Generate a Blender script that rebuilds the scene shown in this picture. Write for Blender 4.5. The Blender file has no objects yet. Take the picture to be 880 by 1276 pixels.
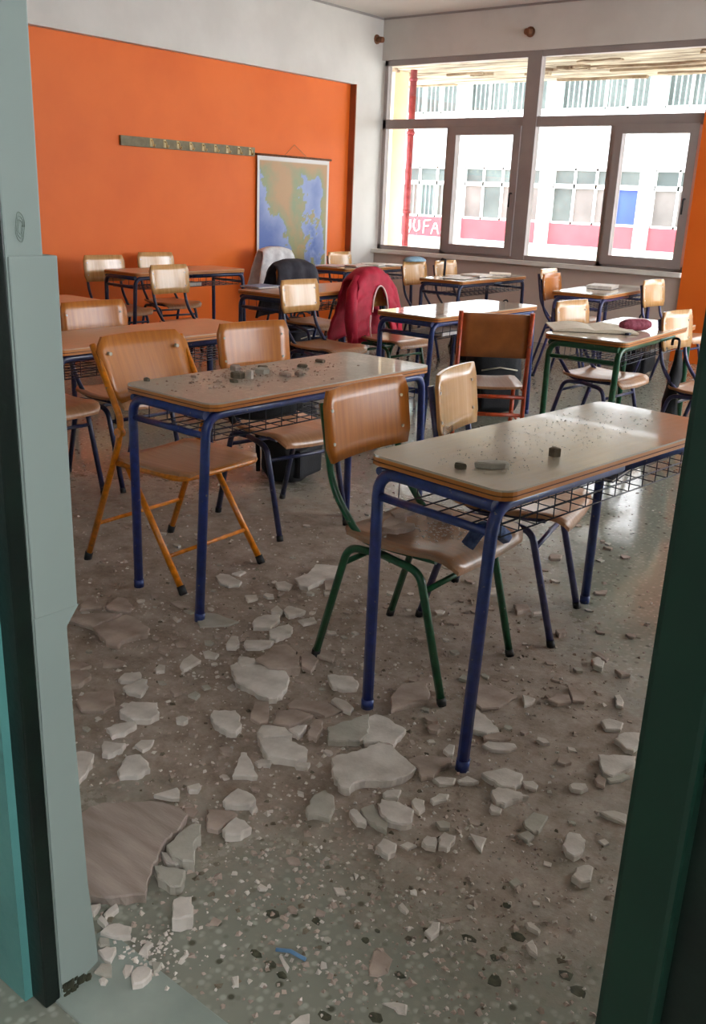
import bpy, bmesh, math, random
from mathutils import Vector, Matrix, noise
S = bpy.context.scene
COL = S.collection
rnd = random.Random(7)
PI = math.pi

# ------------------------------------------------------------------ camera
def make_camera():
    yaw, pitch, roll = map(math.radians, (-38.34, -18.36, 2.36))
    cy, sy, cp, sp = math.cos(yaw), math.sin(yaw), math.cos(pitch), math.sin(pitch)
    f = Vector((sy * cp, cy * cp, sp)); r = Vector((cy, -sy, 0)); u = r.cross(f)
    c, s = math.cos(roll), math.sin(roll)
    r2 = c * r + s * u; u2 = -s * r + c * u
    cam = bpy.data.cameras.new('camera'); o = bpy.data.objects.new('camera', cam); COL.objects.link(o)
    m = Matrix(((r2.x, u2.x, -f.x, 0), (r2.y, u2.y, -f.y, 0), (r2.z, u2.z, -f.z, 1.4), (0, 0, 0, 1)))
    o.matrix_world = m
    cam.sensor_fit = 'VERTICAL'; cam.sensor_height = 24.0
    cam.lens = 24.0 * 1174.8 / 1276
    cam.clip_start = 0.05; cam.clip_end = 300
    S.camera = o
make_camera()

# ------------------------------------------------------------------ world, light, exposure
W = bpy.data.worlds.new('overcast_sky'); S.world = W; W.use_nodes = True
nt = W.node_tree; bg = nt.nodes['Background']
bg.inputs[0].default_value = (0.90, 0.95, 1.0, 1); bg.inputs[1].default_value = 3.2
S.view_settings.view_transform = 'Standard'; S.view_settings.look = 'None'
S.view_settings.gamma = 1.0; S.view_settings.use_curve_mapping = False
S.view_settings.exposure = 1.8
S.cycles.max_bounces = 10; S.cycles.diffuse_bounces = 6; S.cycles.glossy_bounces = 4
S.cycles.use_denoising = True
S.cycles.sample_clamp_indirect = 8.0

# ------------------------------------------------------------------ materials
def lin(c):
    return tuple(((v / 255) / 12.92 if v / 255 <= 0.04045 else (((v / 255) + 0.055) / 1.055) ** 2.4) for v in c) + (1,)
class N:
    def __init__(s, name):
        s.m = bpy.data.materials.new(name); s.m.use_nodes = True
        s.t = s.m.node_tree; s.b = s.t.nodes['Principled BSDF']
    def n(s, typ, **kw):
        o = s.t.nodes.new(typ)
        for k, v in kw.items():
            if k in o.inputs.keys(): o.inputs[k].default_value = v
            else: setattr(o, k, v)
        return o
    def l(s, a, b): s.t.links.new(a, b)
    def ramp(s, fac, stops):
        r = s.n('ShaderNodeValToRGB'); e = r.color_ramp.elements
        while len(e) < len(stops): e.new(0.5)
        for i, (p, c) in enumerate(stops):
            e[i].position = p; e[i].color = c if len(c) == 4 else (*c, 1)
        s.l(fac, r.inputs[0]); return r.outputs[0]
    def mix(s, fac, a, b):
        m = s.n('ShaderNodeMix', data_type='RGBA')
        if hasattr(fac, 'links'): s.l(fac, m.inputs[0])
        else: m.inputs[0].default_value = fac
        for v, i in ((a, 6), (b, 7)):
            if hasattr(v, 'links'): s.l(v, m.inputs[i])
            else: m.inputs[i].default_value = v
        return m.outputs[2]
    def noise(s, scale, detail=4, vec=None, rough=0.55):
        o = s.n('ShaderNodeTexNoise'); o.inputs['Scale'].default_value = scale
        o.inputs['Detail'].default_value = detail; o.inputs['Roughness'].default_value = rough
        if vec is not None: s.l(vec, o.inputs['Vector'])
        return o.outputs['Fac']
    def coord(s, scale=None):
        c = s.n('ShaderNodeTexCoord').outputs['Object']
        if scale:
            m = s.n('ShaderNodeMapping'); m.inputs['Scale'].default_value = scale; s.l(c, m.inputs[0]); c = m.outputs[0]
        return c
    def bump(s, h, strength=0.2, dist=0.01):
        b = s.n('ShaderNodeBump'); b.inputs['Strength'].default_value = strength
        b.inputs['Distance'].default_value = dist; s.l(h, b.inputs['Height'])
        s.l(b.outputs[0], s.b.inputs['Normal'])
def math_n(M, op, a, b=None):
    o = M.n('ShaderNodeMath', operation=op)
    for v, i in ((a, 0), (b, 1)):
        if v is None: continue
        if hasattr(v, 'links'): M.l(v, o.inputs[i])
        else: o.inputs[i].default_value = v
    return o.outputs[0]

def mottled(name, c1, c2, scale=3, rough=0.8, bump=0.1, stretch=None, spec=0.4, detail=5):
    M = N(name); v = M.coord(stretch)
    f = M.noise(scale, detail, v)
    M.l(M.ramp(f, [(0.35, lin(c1)), (0.65, lin(c2))]), M.b.inputs['Base Color'])
    M.b.inputs['Roughness'].default_value = rough
    M.b.inputs['Specular IOR Level'].default_value = spec
    if bump: M.bump(M.noise(scale * 8, 3, v), bump, 0.003)
    return M.m
def paint_metal(name, c, rough=0.35):
    M = N(name); v = M.coord()
    f = M.noise(40, 4, v)
    dark = tuple(x * 0.75 for x in c)
    chip = M.ramp(M.noise(55, 2, v), [(0.70, (0, 0, 0)), (0.74, (1, 1, 1))])
    base = M.ramp(f, [(0.3, lin(dark)), (0.7, lin(c))])
    M.l(M.mix(chip, base, lin((120, 112, 105))), M.b.inputs['Base Color'])
    M.b.inputs['Roughness'].default_value = rough
    M.b.inputs['Metallic'].default_value = 0.0
    M.b.inputs['Coat Weight'].default_value = 0.3
    return M.m
def wood(name, c1, c2, rough=0.28, axis=(30, 2, 2), dust=0.0, coat=0.5):
    M = N(name); v = M.coord(axis)
    g = M.noise(2.2, 6, v, 0.6)
    base = M.ramp(g, [(0.25, lin(c1)), (0.5, lin(tuple((a + b) / 2 for a, b in zip(c1, c2)))), (0.75, lin(c2))])
    if dust:
        d = M.noise(9, 6, M.coord(), 0.65)
        df = M.ramp(d, [(0.5 - dust * 0.25, (0, 0, 0)), (0.72, (1, 1, 1))])
        base = M.mix(df, base, lin((150, 136, 122)))
        M.l(M.ramp(d, [(0.3, (rough,) * 3), (0.7, (0.7,) * 3)]), M.b.inputs['Roughness'])
    else:
        M.b.inputs['Roughness'].default_value = rough
    M.b.inputs['Coat Weight'].default_value = coat; M.b.inputs['Coat Roughness'].default_value = 0.2
    M.l(base, M.b.inputs['Base Color'])
    M.bump(g, 0.06, 0.002)
    return M.m
def desk_top_mat(name, base_c, dirty, r0=0.10):
    M = N(name); v = M.coord()
    g = M.noise(2.0, 5, M.coord((30, 2, 2)))
    base = M.ramp(g, [(0.3, lin(tuple(x * 0.92 for x in base_c))), (0.7, lin(base_c))])
    fine = M.noise(60, 6, v, 0.75); coarse = M.noise(5, 5, v, 0.6)
    s = math_n(M, 'ADD', math_n(M, 'MULTIPLY', fine, 0.6), math_n(M, 'MULTIPLY', coarse, 0.5))
    hi = 0.80 - 0.27 * dirty
    df = M.ramp(s, [(hi - 0.06, (0, 0, 0)), (hi + 0.10, (1, 1, 1))])
    M.l(M.mix(df, base, lin((182, 170, 154))), M.b.inputs['Base Color'])
    M.l(M.ramp(s, [(hi - 0.02, (r0,) * 3), (hi + 0.22, (max(0.27, r0 * 1.7),) * 3)]), M.b.inputs['Roughness'])
    M.b.inputs['Coat Weight'].default_value = 0.25
    if dirty > 0.2: M.bump(fine, 0.07 * dirty, 0.002)
    return M.m

MAT = {}
MAT['blue'] = paint_metal('blue_painted_steel', (36, 58, 128))
MAT['navy'] = paint_metal('navy_painted_steel', (40, 48, 88))
MAT['purple'] = paint_metal('violet_blue_painted_steel', (62, 62, 112))
MAT['green'] = paint_metal('green_painted_steel', (10, 88, 52))
MAT['yellow'] = paint_metal('amber_painted_steel', (234, 134, 8))
MAT['redorange'] = paint_metal('red_orange_painted_steel', (214, 78, 30))
MAT['cap'] = mottled('black_plastic', (22, 22, 24), (34, 34, 36), 10, 0.5, 0)
MAT['wire'] = paint_metal('dark_wire', (38, 42, 62), 0.4)
MAT['rivet'] = mottled('worn_steel', (190, 180, 160), (215, 205, 190), 20, 0.3, 0)
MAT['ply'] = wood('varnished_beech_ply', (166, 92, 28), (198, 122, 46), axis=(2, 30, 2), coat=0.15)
MAT['ply_glare'] = wood('glare_tinted_ply', (190, 132, 70), (226, 176, 116), axis=(2, 14, 1), coat=1.0, rough=0.2)  # lighter ply copy: window glare on the chair backs put into the colour
MAT['ply_dark'] = wood('brown_varnished_ply', (146, 80, 34), (176, 102, 48), axis=(2, 5, 5))
MAT['ply_dusty'] = wood('dusty_seat_ply', (150, 98, 60), (186, 130, 84), axis=(2, 30, 2), dust=0.6)
MAT['seat'] = wood('worn_seat_ply', (170, 116, 78), (196, 146, 106), rough=0.35, axis=(2, 30, 2))
MAT['edge'] = wood('desk_edge_ply', (170, 96, 34), (208, 134, 58), axis=(2, 2, 120), coat=0.2, rough=0.4)
MAT['edge_line'] = mottled('desk_edge_glue_line', (86, 46, 20), (104, 60, 28), 10, 0.6, 0)
MAT['top_wet'] = desk_top_mat('desk_laminate_wet_gritty', (196, 178, 156), 1.0)
MAT['top_dusty'] = desk_top_mat('desk_laminate_dusty', (216, 200, 178), 1.35, 0.32)
MAT['top_mid'] = desk_top_mat('desk_laminate_gritty', (200, 168, 136), 0.55)
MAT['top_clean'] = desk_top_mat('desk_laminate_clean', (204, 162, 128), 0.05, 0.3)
MAT['top_glare'] = desk_top_mat('desk_laminate_glare_tint', (214, 196, 172), 0.1)  # cream tone puts the glare on the back desks into the base colour
MAT['orange'] = mottled('orange_wall_paint', (228, 104, 24), (236, 112, 30), 1.5, 0.55, 0.05)
MAT['white_wall'] = mottled('off_white_wall_paint', (206, 200, 194), (216, 210, 204), 2, 0.7, 0.05)
MAT['sill_wall'] = mottled('shadow_tinted_dado', (196, 176, 164), (206, 186, 174), 2, 0.6, 0.05)  # grey-beige tone stands for the shadow on the wall below the window
MAT['ceiling'] = mottled('ceiling_paint', (210, 204, 198), (218, 212, 206), 2, 0.8, 0.05)
MAT['jamb'] = mottled('grey_green_gloss_wall_paint', (130, 141, 136), (138, 149, 143), 1.2, 0.45, 0.08)
MAT['teal'] = mottled('teal_corridor_gloss_paint', (84, 140, 136), (98, 156, 150), 5, 0.35, 0.3)
MAT['frame_black'] = mottled('black_green_door_frame_paint', (6, 16, 14), (12, 28, 22), 8, 0.35, 0.2)
MAT['frame_green'] = mottled('dark_green_door_frame_paint', (8, 34, 25), (11, 42, 30), 3, 0.42, 0.1)
MAT['alu'] = mottled('dull_brown_grey_aluminium', (150, 138, 136), (160, 148, 144), 3, 0.4, 0)
MAT['sill'] = mottled('pale_marble_sill', (226, 222, 216), (236, 232, 226), 4, 0.3, 0.03)
MAT['plaster_w'] = mottled('broken_white_plaster', (190, 180, 170), (220, 211, 202), 14, 0.85, 0.35)
MAT['plaster_b'] = mottled('dusty_brown_plaster', (150, 132, 120), (190, 172, 160), 9, 0.9, 0.4)
MAT['plaster_g'] = mottled('grey_plaster_render', (164, 158, 146), (186, 180, 168), 12, 0.9, 0.4)
MAT['stone'] = mottled('brown_render_lump', (96, 88, 74), (128, 116, 100), 25, 0.95, 0.5)
MAT['marble'] = mottled('grey_green_marble_threshold', (138, 148, 140), (156, 164, 155), 6, 0.3, 0.05)
MAT['black_cloth'] = mottled('black_nylon', (18, 18, 22), (34, 34, 40), 12, 0.7, 0.4)
MAT['grey_cloth'] = mottled('charcoal_cloth', (44, 42, 50), (62, 60, 68), 12, 0.85, 0.4)
MAT['red_cloth'] = mottled('crimson_quilted_cloth', (168, 14, 46), (196, 26, 62), 12, 0.6, 0.4)
MAT['white_cloth'] = mottled('white_patterned_cloth', (206, 204, 206), (230, 228, 230), 18, 0.8, 0.4)
MAT['pink_trim'] = mottled('pale_pink_trim', (226, 190, 190), (236, 204, 200), 12, 0.6, 0)
MAT['paper'] = mottled('printed_paper', (214, 206, 200), (236, 230, 224), 60, 0.6, 0)
MAT['paper_cream'] = mottled('cream_book_page', (228, 214, 194), (240, 228, 210), 30, 0.6, 0)
MAT['paper_pink'] = mottled('pink_tinted_print', (214, 180, 180), (226, 214, 210), 25, 0.5, 0)
MAT['cover_blue'] = mottled('blue_book_cover', (80, 120, 160), (110, 150, 186), 20, 0.4, 0)
MAT['cover_dark'] = mottled('dark_book_cover', (40, 44, 58), (66, 68, 84), 20, 0.4, 0)
MAT['teal_plastic'] = mottled('turquoise_plastic', (60, 160, 150), (84, 180, 170), 10, 0.4, 0)
MAT['maroon'] = mottled('maroon_patterned_fabric', (110, 20, 44), (150, 70, 90), 50, 0.7, 0.3)
MAT['rack'] = mottled('olive_painted_board', (118, 108, 82), (134, 124, 96), 20, 0.6, 0.1)
MAT['hook'] = mottled('brass_hook', (196, 170, 110), (226, 200, 140), 20, 0.25, 0)
MAT['rust'] = mottled('rusty_brown', (96, 60, 40), (130, 84, 56), 30, 0.8, 0.3)
MAT['grime'] = mottled('grey_wall_scar', (118, 130, 122), (138, 150, 142), 40, 0.9, 0.3)
MAT['cord'] = mottled('brown_cord', (160, 110, 60), (190, 130, 80), 20, 0.8, 0)
MAT['peeling'] = mottled('peeling_concrete_soffit', (104, 86, 66), (214, 202, 180), 2.2, 0.9, 0.5, (0.8, 5, 1), 0.2, 8)
MAT['cream'] = mottled('cream_column_render', (236, 214, 172), (244, 224, 186), 3, 0.8, 0.1)
MAT['maroon_pipe'] = mottled('maroon_downpipe_paint', (112, 26, 34), (150, 60, 64), 14, 0.5, 0.1)
MAT['facade'] = mottled('white_facade_render', (206, 200, 200), (214, 208, 208), 0.6, 0.8, 0.05)
MAT['facade_red'] = mottled('washed_red_facade_paint', (172, 70, 78), (180, 82, 88), 1.5, 0.7, 0.05)
MAT['win_frame_w'] = mottled('white_window_frame', (226, 226, 222), (234, 234, 230), 2, 0.5, 0)
MAT['far_glass'] = mottled('grey_green_far_glass', (66, 72, 70), (96, 102, 98), 1.2, 0.4, 0)
MAT['far_blind'] = mottled('far_window_drawn_blind', (98, 90, 86), (116, 106, 102), 2, 0.5, 0)
MAT['far_blue'] = mottled('far_blue_curtain', (50, 70, 170), (60, 84, 186), 2, 0.6, 0)
MAT['bars'] = mottled('pale_green_window_bars', (150, 168, 160), (164, 182, 172), 2, 0.5, 0)
MAT['ground'] = mottled('outdoor_concrete', (190, 186, 176), (214, 210, 200), 1, 0.9, 0.1)
MAT['parapet'] = mottled('mossy_white_parapet', (150, 158, 130), (232, 232, 224), 2.2, 0.9, 0.3, (1, 1, 3))
MAT['leaf'] = mottled('dry_dark_leaf', (38, 42, 30), (60, 58, 40), 30, 0.9, 0.3)

def glass_mat():
    M = N('window_pane_glass')
    M.t.nodes.remove(M.b)
    out = M.t.nodes['Material Output']
    tr = M.n('ShaderNodeBsdfTransparent'); tr.inputs[0].default_value = (0.93, 0.95, 0.95, 1)
    gl = M.n('ShaderNodeBsdfGlossy'); gl.inputs['Roughness'].default_value = 0.02
    mx = M.n('ShaderNodeMixShader'); mx.inputs[0].default_value = 0.06
    M.l(tr.outputs[0], mx.inputs[1]); M.l(gl.outputs[0], mx.inputs[2]); M.l(mx.outputs[0], out.inputs[0])
    return M.m
MAT['glass'] = glass_mat()

def floor_mat():
    M = N('dusty_terrazzo_floor')
    c = M.n('ShaderNodeTexCoord').outputs['Object']
    v1 = M.n('ShaderNodeTexVoronoi'); v1.inputs['Scale'].default_value = 56; M.l(c, v1.inputs['Vector'])
    v2 = M.n('ShaderNodeTexVoronoi'); v2.inputs['Scale'].default_value = 42; M.l(c, v2.inputs['Vector'])
    sep = M.n('ShaderNodeSeparateColor'); M.l(v1.outputs['Color'], sep.inputs[0])
    sep2 = M.n('ShaderNodeSeparateColor'); M.l(v2.outputs['Color'], sep2.inputs[0])
    near = M.ramp(v1.outputs['Distance'], [(0.22, (1, 1, 1)), (0.50, (0, 0, 0))])
    near2 = M.ramp(v2.outputs['Distance'], [(0.20, (1, 1, 1)), (0.42, (0, 0, 0))])
    chipc = M.ramp(sep.outputs[0], [(0.0, lin((120, 120, 108))), (0.22, lin((132, 132, 119))), (0.55, lin((148, 149, 136))), (1.0, lin((170, 171, 158)))])
    base = M.mix(near, lin((136, 137, 125)), chipc)
    big = M.ramp(sep2.outputs[1], [(0.80, (0, 0, 0)), (0.84, (1, 1, 1))])
    bigm = math_n(M, 'MULTIPLY', big, near2)
    base = M.mix(bigm, base, lin((160, 160, 146)))
    drk = M.ramp(sep2.outputs[2], [(0.955, (0, 0, 0)), (0.965, (1, 1, 1))])
    base = M.mix(math_n(M, 'MULTIPLY', drk, near2), base, lin((84, 84, 70)))
    # settled brown dust: patchy, heaviest where the ceiling plaster came down
    n1 = M.noise(1.6, 6, c, 0.6); n2 = M.noise(14, 5, c, 0.7)
    sx = M.n('ShaderNodeSeparateXYZ'); M.l(c, sx.inputs[0])
    # distance from the middle of the fall, about (-2.0, 1.9)
    dx = math_n(M, 'MULTIPLY', math_n(M, 'ADD', sx.outputs[0], 2.1), 0.55)
    dy = math_n(M, 'MULTIPLY', math_n(M, 'SUBTRACT', sx.outputs[1], 2.1), 0.62)
    d = math_n(M, 'SQRT', math_n(M, 'ADD', math_n(M, 'MULTIPLY', dx, dx), math_n(M, 'MULTIPLY', dy, dy)))
    s = math_n(M, 'ADD', math_n(M, 'MULTIPLY', n1, 0.55), math_n(M, 'MULTIPLY', n2, 0.35))
    s = math_n(M, 'SUBTRACT', math_n(M, 'ADD', s, 0.28), math_n(M, 'MULTIPLY', d, 0.42))
    ex = math_n(M, 'MAXIMUM', math_n(M, 'ADD', sx.outputs[0], 1.9), 0.0)
    ey = math_n(M, 'MAXIMUM', math_n(M, 'SUBTRACT', sx.outputs[1], 2.3), 0.0)
    s = math_n(M, 'SUBTRACT', s, math_n(M, 'MULTIPLY', math_n(M, 'MULTIPLY', ex, ey), 0.35))
    ez = math_n(M, 'MAXIMUM', math_n(M, 'SUBTRACT', 1.5, sx.outputs[1]), 0.0)
    s = math_n(M, 'SUBTRACT', s, math_n(M, 'MULTIPLY', ez, 0.55))
    df = M.ramp(s, [(0.20, (0, 0, 0)), (0.46, (1, 1, 1))])
    dustc = M.ramp(M.noise(9, 8, c, 0.75), [(0.32, lin((118, 99, 84))), (0.48, lin((156, 137, 123))), (0.66, lin((184, 167, 155)))])
    col = M.mix(math_n(M, 'MULTIPLY', df, 0.86), base, dustc)
    M.l(col, M.b.inputs['Base Color'])
    M.l(M.ramp(df, [(0.0, (0.10,) * 3), (0.5, (0.30,) * 3), (1.0, (0.78,) * 3)]), M.b.inputs['Roughness'])
    M.bump(math_n(M, 'MULTIPLY', M.noise(45, 6, c, 0.75), math_n(M, 'ADD', df, 0.02)), 0.5, 0.006)
    return M.m
MAT['floor'] = floor_mat()

# ------------------------------------------------------------------ mesh helpers
def link(name, bm, mat, parent=None, smooth=False, loc=None):
    me = bpy.data.meshes.new(name)
    bmesh.ops.recalc_face_normals(bm, faces=bm.faces[:])
    bm.to_mesh(me); bm.free()
    mats = mat if isinstance(mat, (list, tuple)) else [mat]
    for m in mats: me.materials.append(MAT[m] if isinstance(m, str) else m)
    if smooth:
        for p in me.polygons: p.use_smooth = True
    o = bpy.data.objects.new(name, me); COL.objects.link(o)
    if parent: o.parent = parent
    if loc: o.location = loc
    return o
def box(bm, x0, x1, y0, y1, z0, z1, bev=0, mi=0):
    vs = [bm.verts.new(p) for p in ((x0,y0,z0),(x1,y0,z0),(x1,y1,z0),(x0,y1,z0),(x0,y0,z1),(x1,y0,z1),(x1,y1,z1),(x0,y1,z1))]
    fs = [bm.faces.new([vs[i] for i in q]) for q in ((3,2,1,0),(4,5,6,7),(0,1,5,4),(1,2,6,5),(2,3,7,6),(3,0,4,7))]
    for f in fs: f.material_index = mi
    if bev:
        es = list({e for f in fs for e in f.edges})
        bmesh.ops.bevel(bm, geom=es, offset=bev, segments=2, affect='EDGES', profile=0.6)
    return bm
def bx(*a, **k): return box(bmesh.new(), *a, **k)
def fillet(pts, r, n=5):
    pts = [Vector(p) for p in pts]; out = [pts[0]]
    rs = r if isinstance(r, (list, tuple)) else [r] * (len(pts) - 2)
    for i in range(1, len(pts) - 1):
        a, b, c = pts[i - 1], pts[i], pts[i + 1]
        d1 = (a - b); d2 = (c - b); ang = d1.angle(d2)
        if ang > PI - 0.03 or rs[i - 1] <= 0: out.append(b); continue
        t = min(rs[i - 1] / math.tan(ang / 2), d1.length * 0.49, d2.length * 0.49)
        p0 = b + d1.normalized() * t; p1 = b + d2.normalized() * t
        for k in range(n + 1):
            s = k / n; out.append((1 - s) ** 2 * p0 + 2 * s * (1 - s) * b + s * s * p1)
    out.append(pts[-1]); return out
def tube(bm, pts, r, seg=8, cap=True):
    pts = [Vector(p) for p in pts]; rings = []
    t0 = (pts[1] - pts[0]).normalized()
    up = Vector((0, 0, 1)) if abs(t0.z) < 0.9 else Vector((0, 1, 0))
    nrm = (up - t0 * up.dot(t0)).normalized()
    for i, p in enumerate(pts):
        if i == 0: t = t0
        elif i == len(pts) - 1: t = (pts[-1] - pts[-2]).normalized()
        else: t = ((pts[i + 1] - p).normalized() + (p - pts[i - 1]).normalized()).normalized()
        nrm = (nrm - t * nrm.dot(t)).normalized(); bn = t.cross(nrm)
        rr = r[i] if isinstance(r, (list, tuple)) else r
        rings.append([bm.verts.new(p + rr * (math.cos(a) * nrm + math.sin(a) * bn)) for a in [2 * PI * k / seg for k in range(seg)]])
    for a, b in zip(rings, rings[1:]):
        for k in range(seg):
            f = bm.faces.new((a[k], a[(k + 1) % seg], b[(k + 1) % seg], b[k])); f.smooth = True
    if cap:
        bm.faces.new(rings[0][::-1]); bm.faces.new(rings[-1])
    return bm
def tb(*a, **k): return tube(bmesh.new(), *a, **k)
def empty(name, loc, rz=0):
    o = bpy.data.objects.new(name, None); COL.objects.link(o); o.location = loc; o.rotation_euler = (0, 0, rz)
    o.empty_display_size = 0.1; return o
def tag(o, label=None, cat=None, group=None, kind=None):
    for k, v in (('label', label), ('category', cat), ('group', group), ('kind', kind)):
        if v: o[k] = v
    return o
def struct(name, bm, mat, parent=None):
    o = link(name, bm, mat, parent)
    if parent is None: o['kind'] = 'structure'
    return o
def copy_tree(o, parent=None):
    c = o.copy(); COL.objects.link(c)
    if parent: c.parent = parent
    for ch in list(o.children): copy_tree(ch, c)
    return c
def poly_prism(bm, pts, z0, z1, inset=0.0):
    n = len(pts); c = Vector((sum(p[0] for p in pts) / n, sum(p[1] for p in pts) / n))
    lo = [bm.verts.new((p[0], p[1], z0)) for p in pts]
    hi = [bm.verts.new((p[0] + (c.x - p[0]) * inset, p[1] + (c.y - p[1]) * inset, z1)) for p in pts]
    bm.faces.new(lo[::-1]); bm.faces.new(hi)
    for i in range(n): bm.faces.new((lo[i], lo[(i + 1) % n], hi[(i + 1) % n], hi[i]))
    return bm
def rrect(x0, x1, y0, y1, r, n=4):
    out = []
    for cx, cy, a0 in ((x1 - r, y1 - r, 0), (x0 + r, y1 - r, 90), (x0 + r, y0 + r, 180), (x1 - r, y0 + r, 270)):
        for k in range(n + 1):
            a = math.radians(a0 + 90 * k / n); out.append((cx + r * math.cos(a), cy + r * math.sin(a)))
    return out

# ------------------------------------------------------------------ room shell
YW = 9.3; XL = -7.2; CEIL = 3.33; XR = 2.4
struct('floor', bx(XL - 0.1, XR, 0.86, YW, -0.1, 0), 'floor')
struct('floor_corridor', bx(-4, XR, -2.5, 0.74, -0.1, -0.002), 'floor')
struct('ceiling', bx(XL - 0.4, XR + 0.2, 0.7, YW + 0.25, CEIL, CEIL + 0.2), 'ceiling')
w = struct('wall_left', bx(XL - 0.4, XL - 0.08, 0.8, YW + 0.25, 0, CEIL), 'orange')
struct('wall_left_upper', bx(XL - 0.08, XL, 0.8, YW + 0.2, 2.605, CEIL), 'white_wall')
struct('wall_left_pier', bx(XL - 0.08, XL, 8.86, YW + 0.2, 0, 2.605), 'white_wall')
# reveal of the orange recess is a darker, dull brown orange
struct('trim_1', bx(XL - 0.08, XL + 0.002, 8.845, 8.86, 0, 2.605), mottled('brown_recess_edge', (150, 84, 52), (166, 96, 62), 3, 0.6, 0))
# window wall: dado below the sill, band above the window, orange pier, further window bay
struct('wall_window', bx(XL, XR, YW, YW + 0.25, 2.9, CEIL), 'white_wall')
struct('wall_window_dado', bx(XL, XR, YW, YW + 0.25, 0, 0.80), 'sill_wall')
struct('wall_pier_orange', bx(-3.42, -3.05, YW - 0.02, YW + 0.25, 0, 2.9), 'orange')
struct('trim_2', bx(XL, -3.42, YW - 0.06, YW + 0.2, 0.80, 0.845, bev=0.004), 'sill')
struct('trim_3', bx(XL, XR, YW - 0.012, YW, CEIL - 0.02, CEIL), mottled('painted_ceiling_shadow', (150, 142, 138), (158, 150, 146), 3, 0.7, 0))  # dark strip, shadow line between wall and ceiling given as colour
struct('trim_4', bx(XL, XL + 0.012, 0.9, YW, CEIL - 0.02, CEIL), mottled('painted_ceiling_shadow_side', (150, 142, 138), (158, 150, 146), 3, 0.7, 0))  # same painted shadow line along the left wall

struct('wall_right_unseen', bx(XR, XR + 0.2, 0.8, 5.2, 0, CEIL), 'white_wall')  # out of view, cut short so daylight comes in towards the back
struct('wall_right_unseen_low', bx(XR, XR + 0.2, 5.2, YW + 0.25, 0, 0.85), 'white_wall')  # kept low to leave an unseen opening for daylight
def window_unit(name, x0, x1, right_pad=0.0):
    zb, zt, zm0, zm1 = 0.845, 2.90, 2.18, 2.28
    y0, y1 = YW + 0.02, YW + 0.09
    root = struct(name, bx(x0, x1, y0, y1, zt - 0.06, zt, bev=0.003), 'alu')   # head rail
    def p(n, *a, m='alu', **k): return link(n, bx(*a, bev=0.003, **k), m, root)
    p('bottom_rail', x0, x1, y0, y1, zb, zb + 0.05)
    p('transom', x0, x1, y0, y1, zm0, zm1)
    p('jamb_post', x0, x0 + 0.05, y0, y1, zb, zt)
    p('jamb_post', x1 - 0.05, x1, y0, y1, zb, zt)
    xs = []
    x = x0
    half = 1.93
    while x < x1 - 0.3:
        xe = min(x + half, x1)
        if xe < x1 - 0.1: p('mullion', xe - 0.09, xe + 0.07, y0 - 0.01, y1 + 0.01, zb, zt)
        # upper light
        g = link('window_pane', bx(x + 0.05, min(xe - 0.08, x1 - 0.05), y0 + 0.03, y0 + 0.036, zm1, zt - 0.06), 'glass', root)
        mid = x + 0.90
        p('lower_post', mid, mid + 0.07, y0, y1, zb, zm0)
        link('window_pane', bx(x + 0.05, mid, y0 + 0.03, y0 + 0.036, zb + 0.05, zm0), 'glass', root)
        # opening sash, standing a little proud
        a0, a1 = mid + 0.055, xe - 0.09
        if a1 - a0 > 0.3:
            s = p('sash_stile', a0, a0 + 0.085, y0 - 0.03, y1 - 0.01, zb + 0.03, zm0 + 0.01)
            p('sash_stile', a1 - 0.085, a1, y0 - 0.03, y1 - 0.01, zb + 0.03, zm0 + 0.01)
            p('sash_rail', a0 + 0.08, a1 - 0.08, y0 - 0.03, y1 - 0.01, zb + 0.03, zb + 0.115)
            p('sash_rail', a0 + 0.08, a1 - 0.08, y0 - 0.03, y1 - 0.01, zm0 - 0.075, zm0 + 0.01)
            link('window_pane', bx(a0 + 0.08, a1 - 0.08, y0 + 0.01, y0 + 0.016, zb + 0.11, zm0 - 0.07), 'glass', root)
            h = tb(fillet([(a1 - 0.045, y0 - 0.03, 1.52), (a1 - 0.045, y0 - 0.075, 1.52), (a1 - 0.045, y0 - 0.075, 1.38)], 0.02), 0.009)
            link('handle', h, 'cap', root)
        x = xe
    return root
window_unit('window_1', -7.17, -3.36)
window_unit('window_2', -3.05, XR)

# ------------------------------------------------------------------ doorway in front of the camera
# the wall the doorway is cut in, seen end-on at the left
struct('wall_door', bx(-7.3, -1.28, 0.743, 0.80, 0, CEIL), 'jamb')
struct('wall_door_reveal', bx(-1.28, -1.22, 0.745, 0.805, 0, CEIL, bev=0.003), 'jamb')
struct('wall_door_head', bx(-1.22, XR, 0.745, 0.86, 2.25, CEIL), 'jamb')  # out of view, built above the doorway for the lighting
struct('wall_door_right', bx(-0.10, XR, 0.745, 0.86, 0, 2.25), 'jamb')
lin_ = struct('trim_5', bx(-1.30, -1.216, 0.7475, 0.826, 0.755, 1.306, bev=0.0025), 'jamb')
bm = bmesh.new()
pl = [(0.747, 0.0), (0.8265, 0.03), (0.823, 0.10), (0.816, 0.19), (0.814, 0.22), (0.806, 0.55), (0.804, 0.725), (0.829, 0.757), (0.747, 0.757)]
a = [bm.verts.new((-1.30, y, z)) for y, z in pl]; b = [bm.verts.new((-1.217, y, z)) for y, z in pl]
bm.faces.new(a); bm.faces.new(b[::-1])
for i in range(len(pl)): bm.faces.new((a[i], b[i], b[(i + 1) % len(pl)], a[(i + 1) % len(pl)]))
struct('trim_6', bm, 'jamb')
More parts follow.
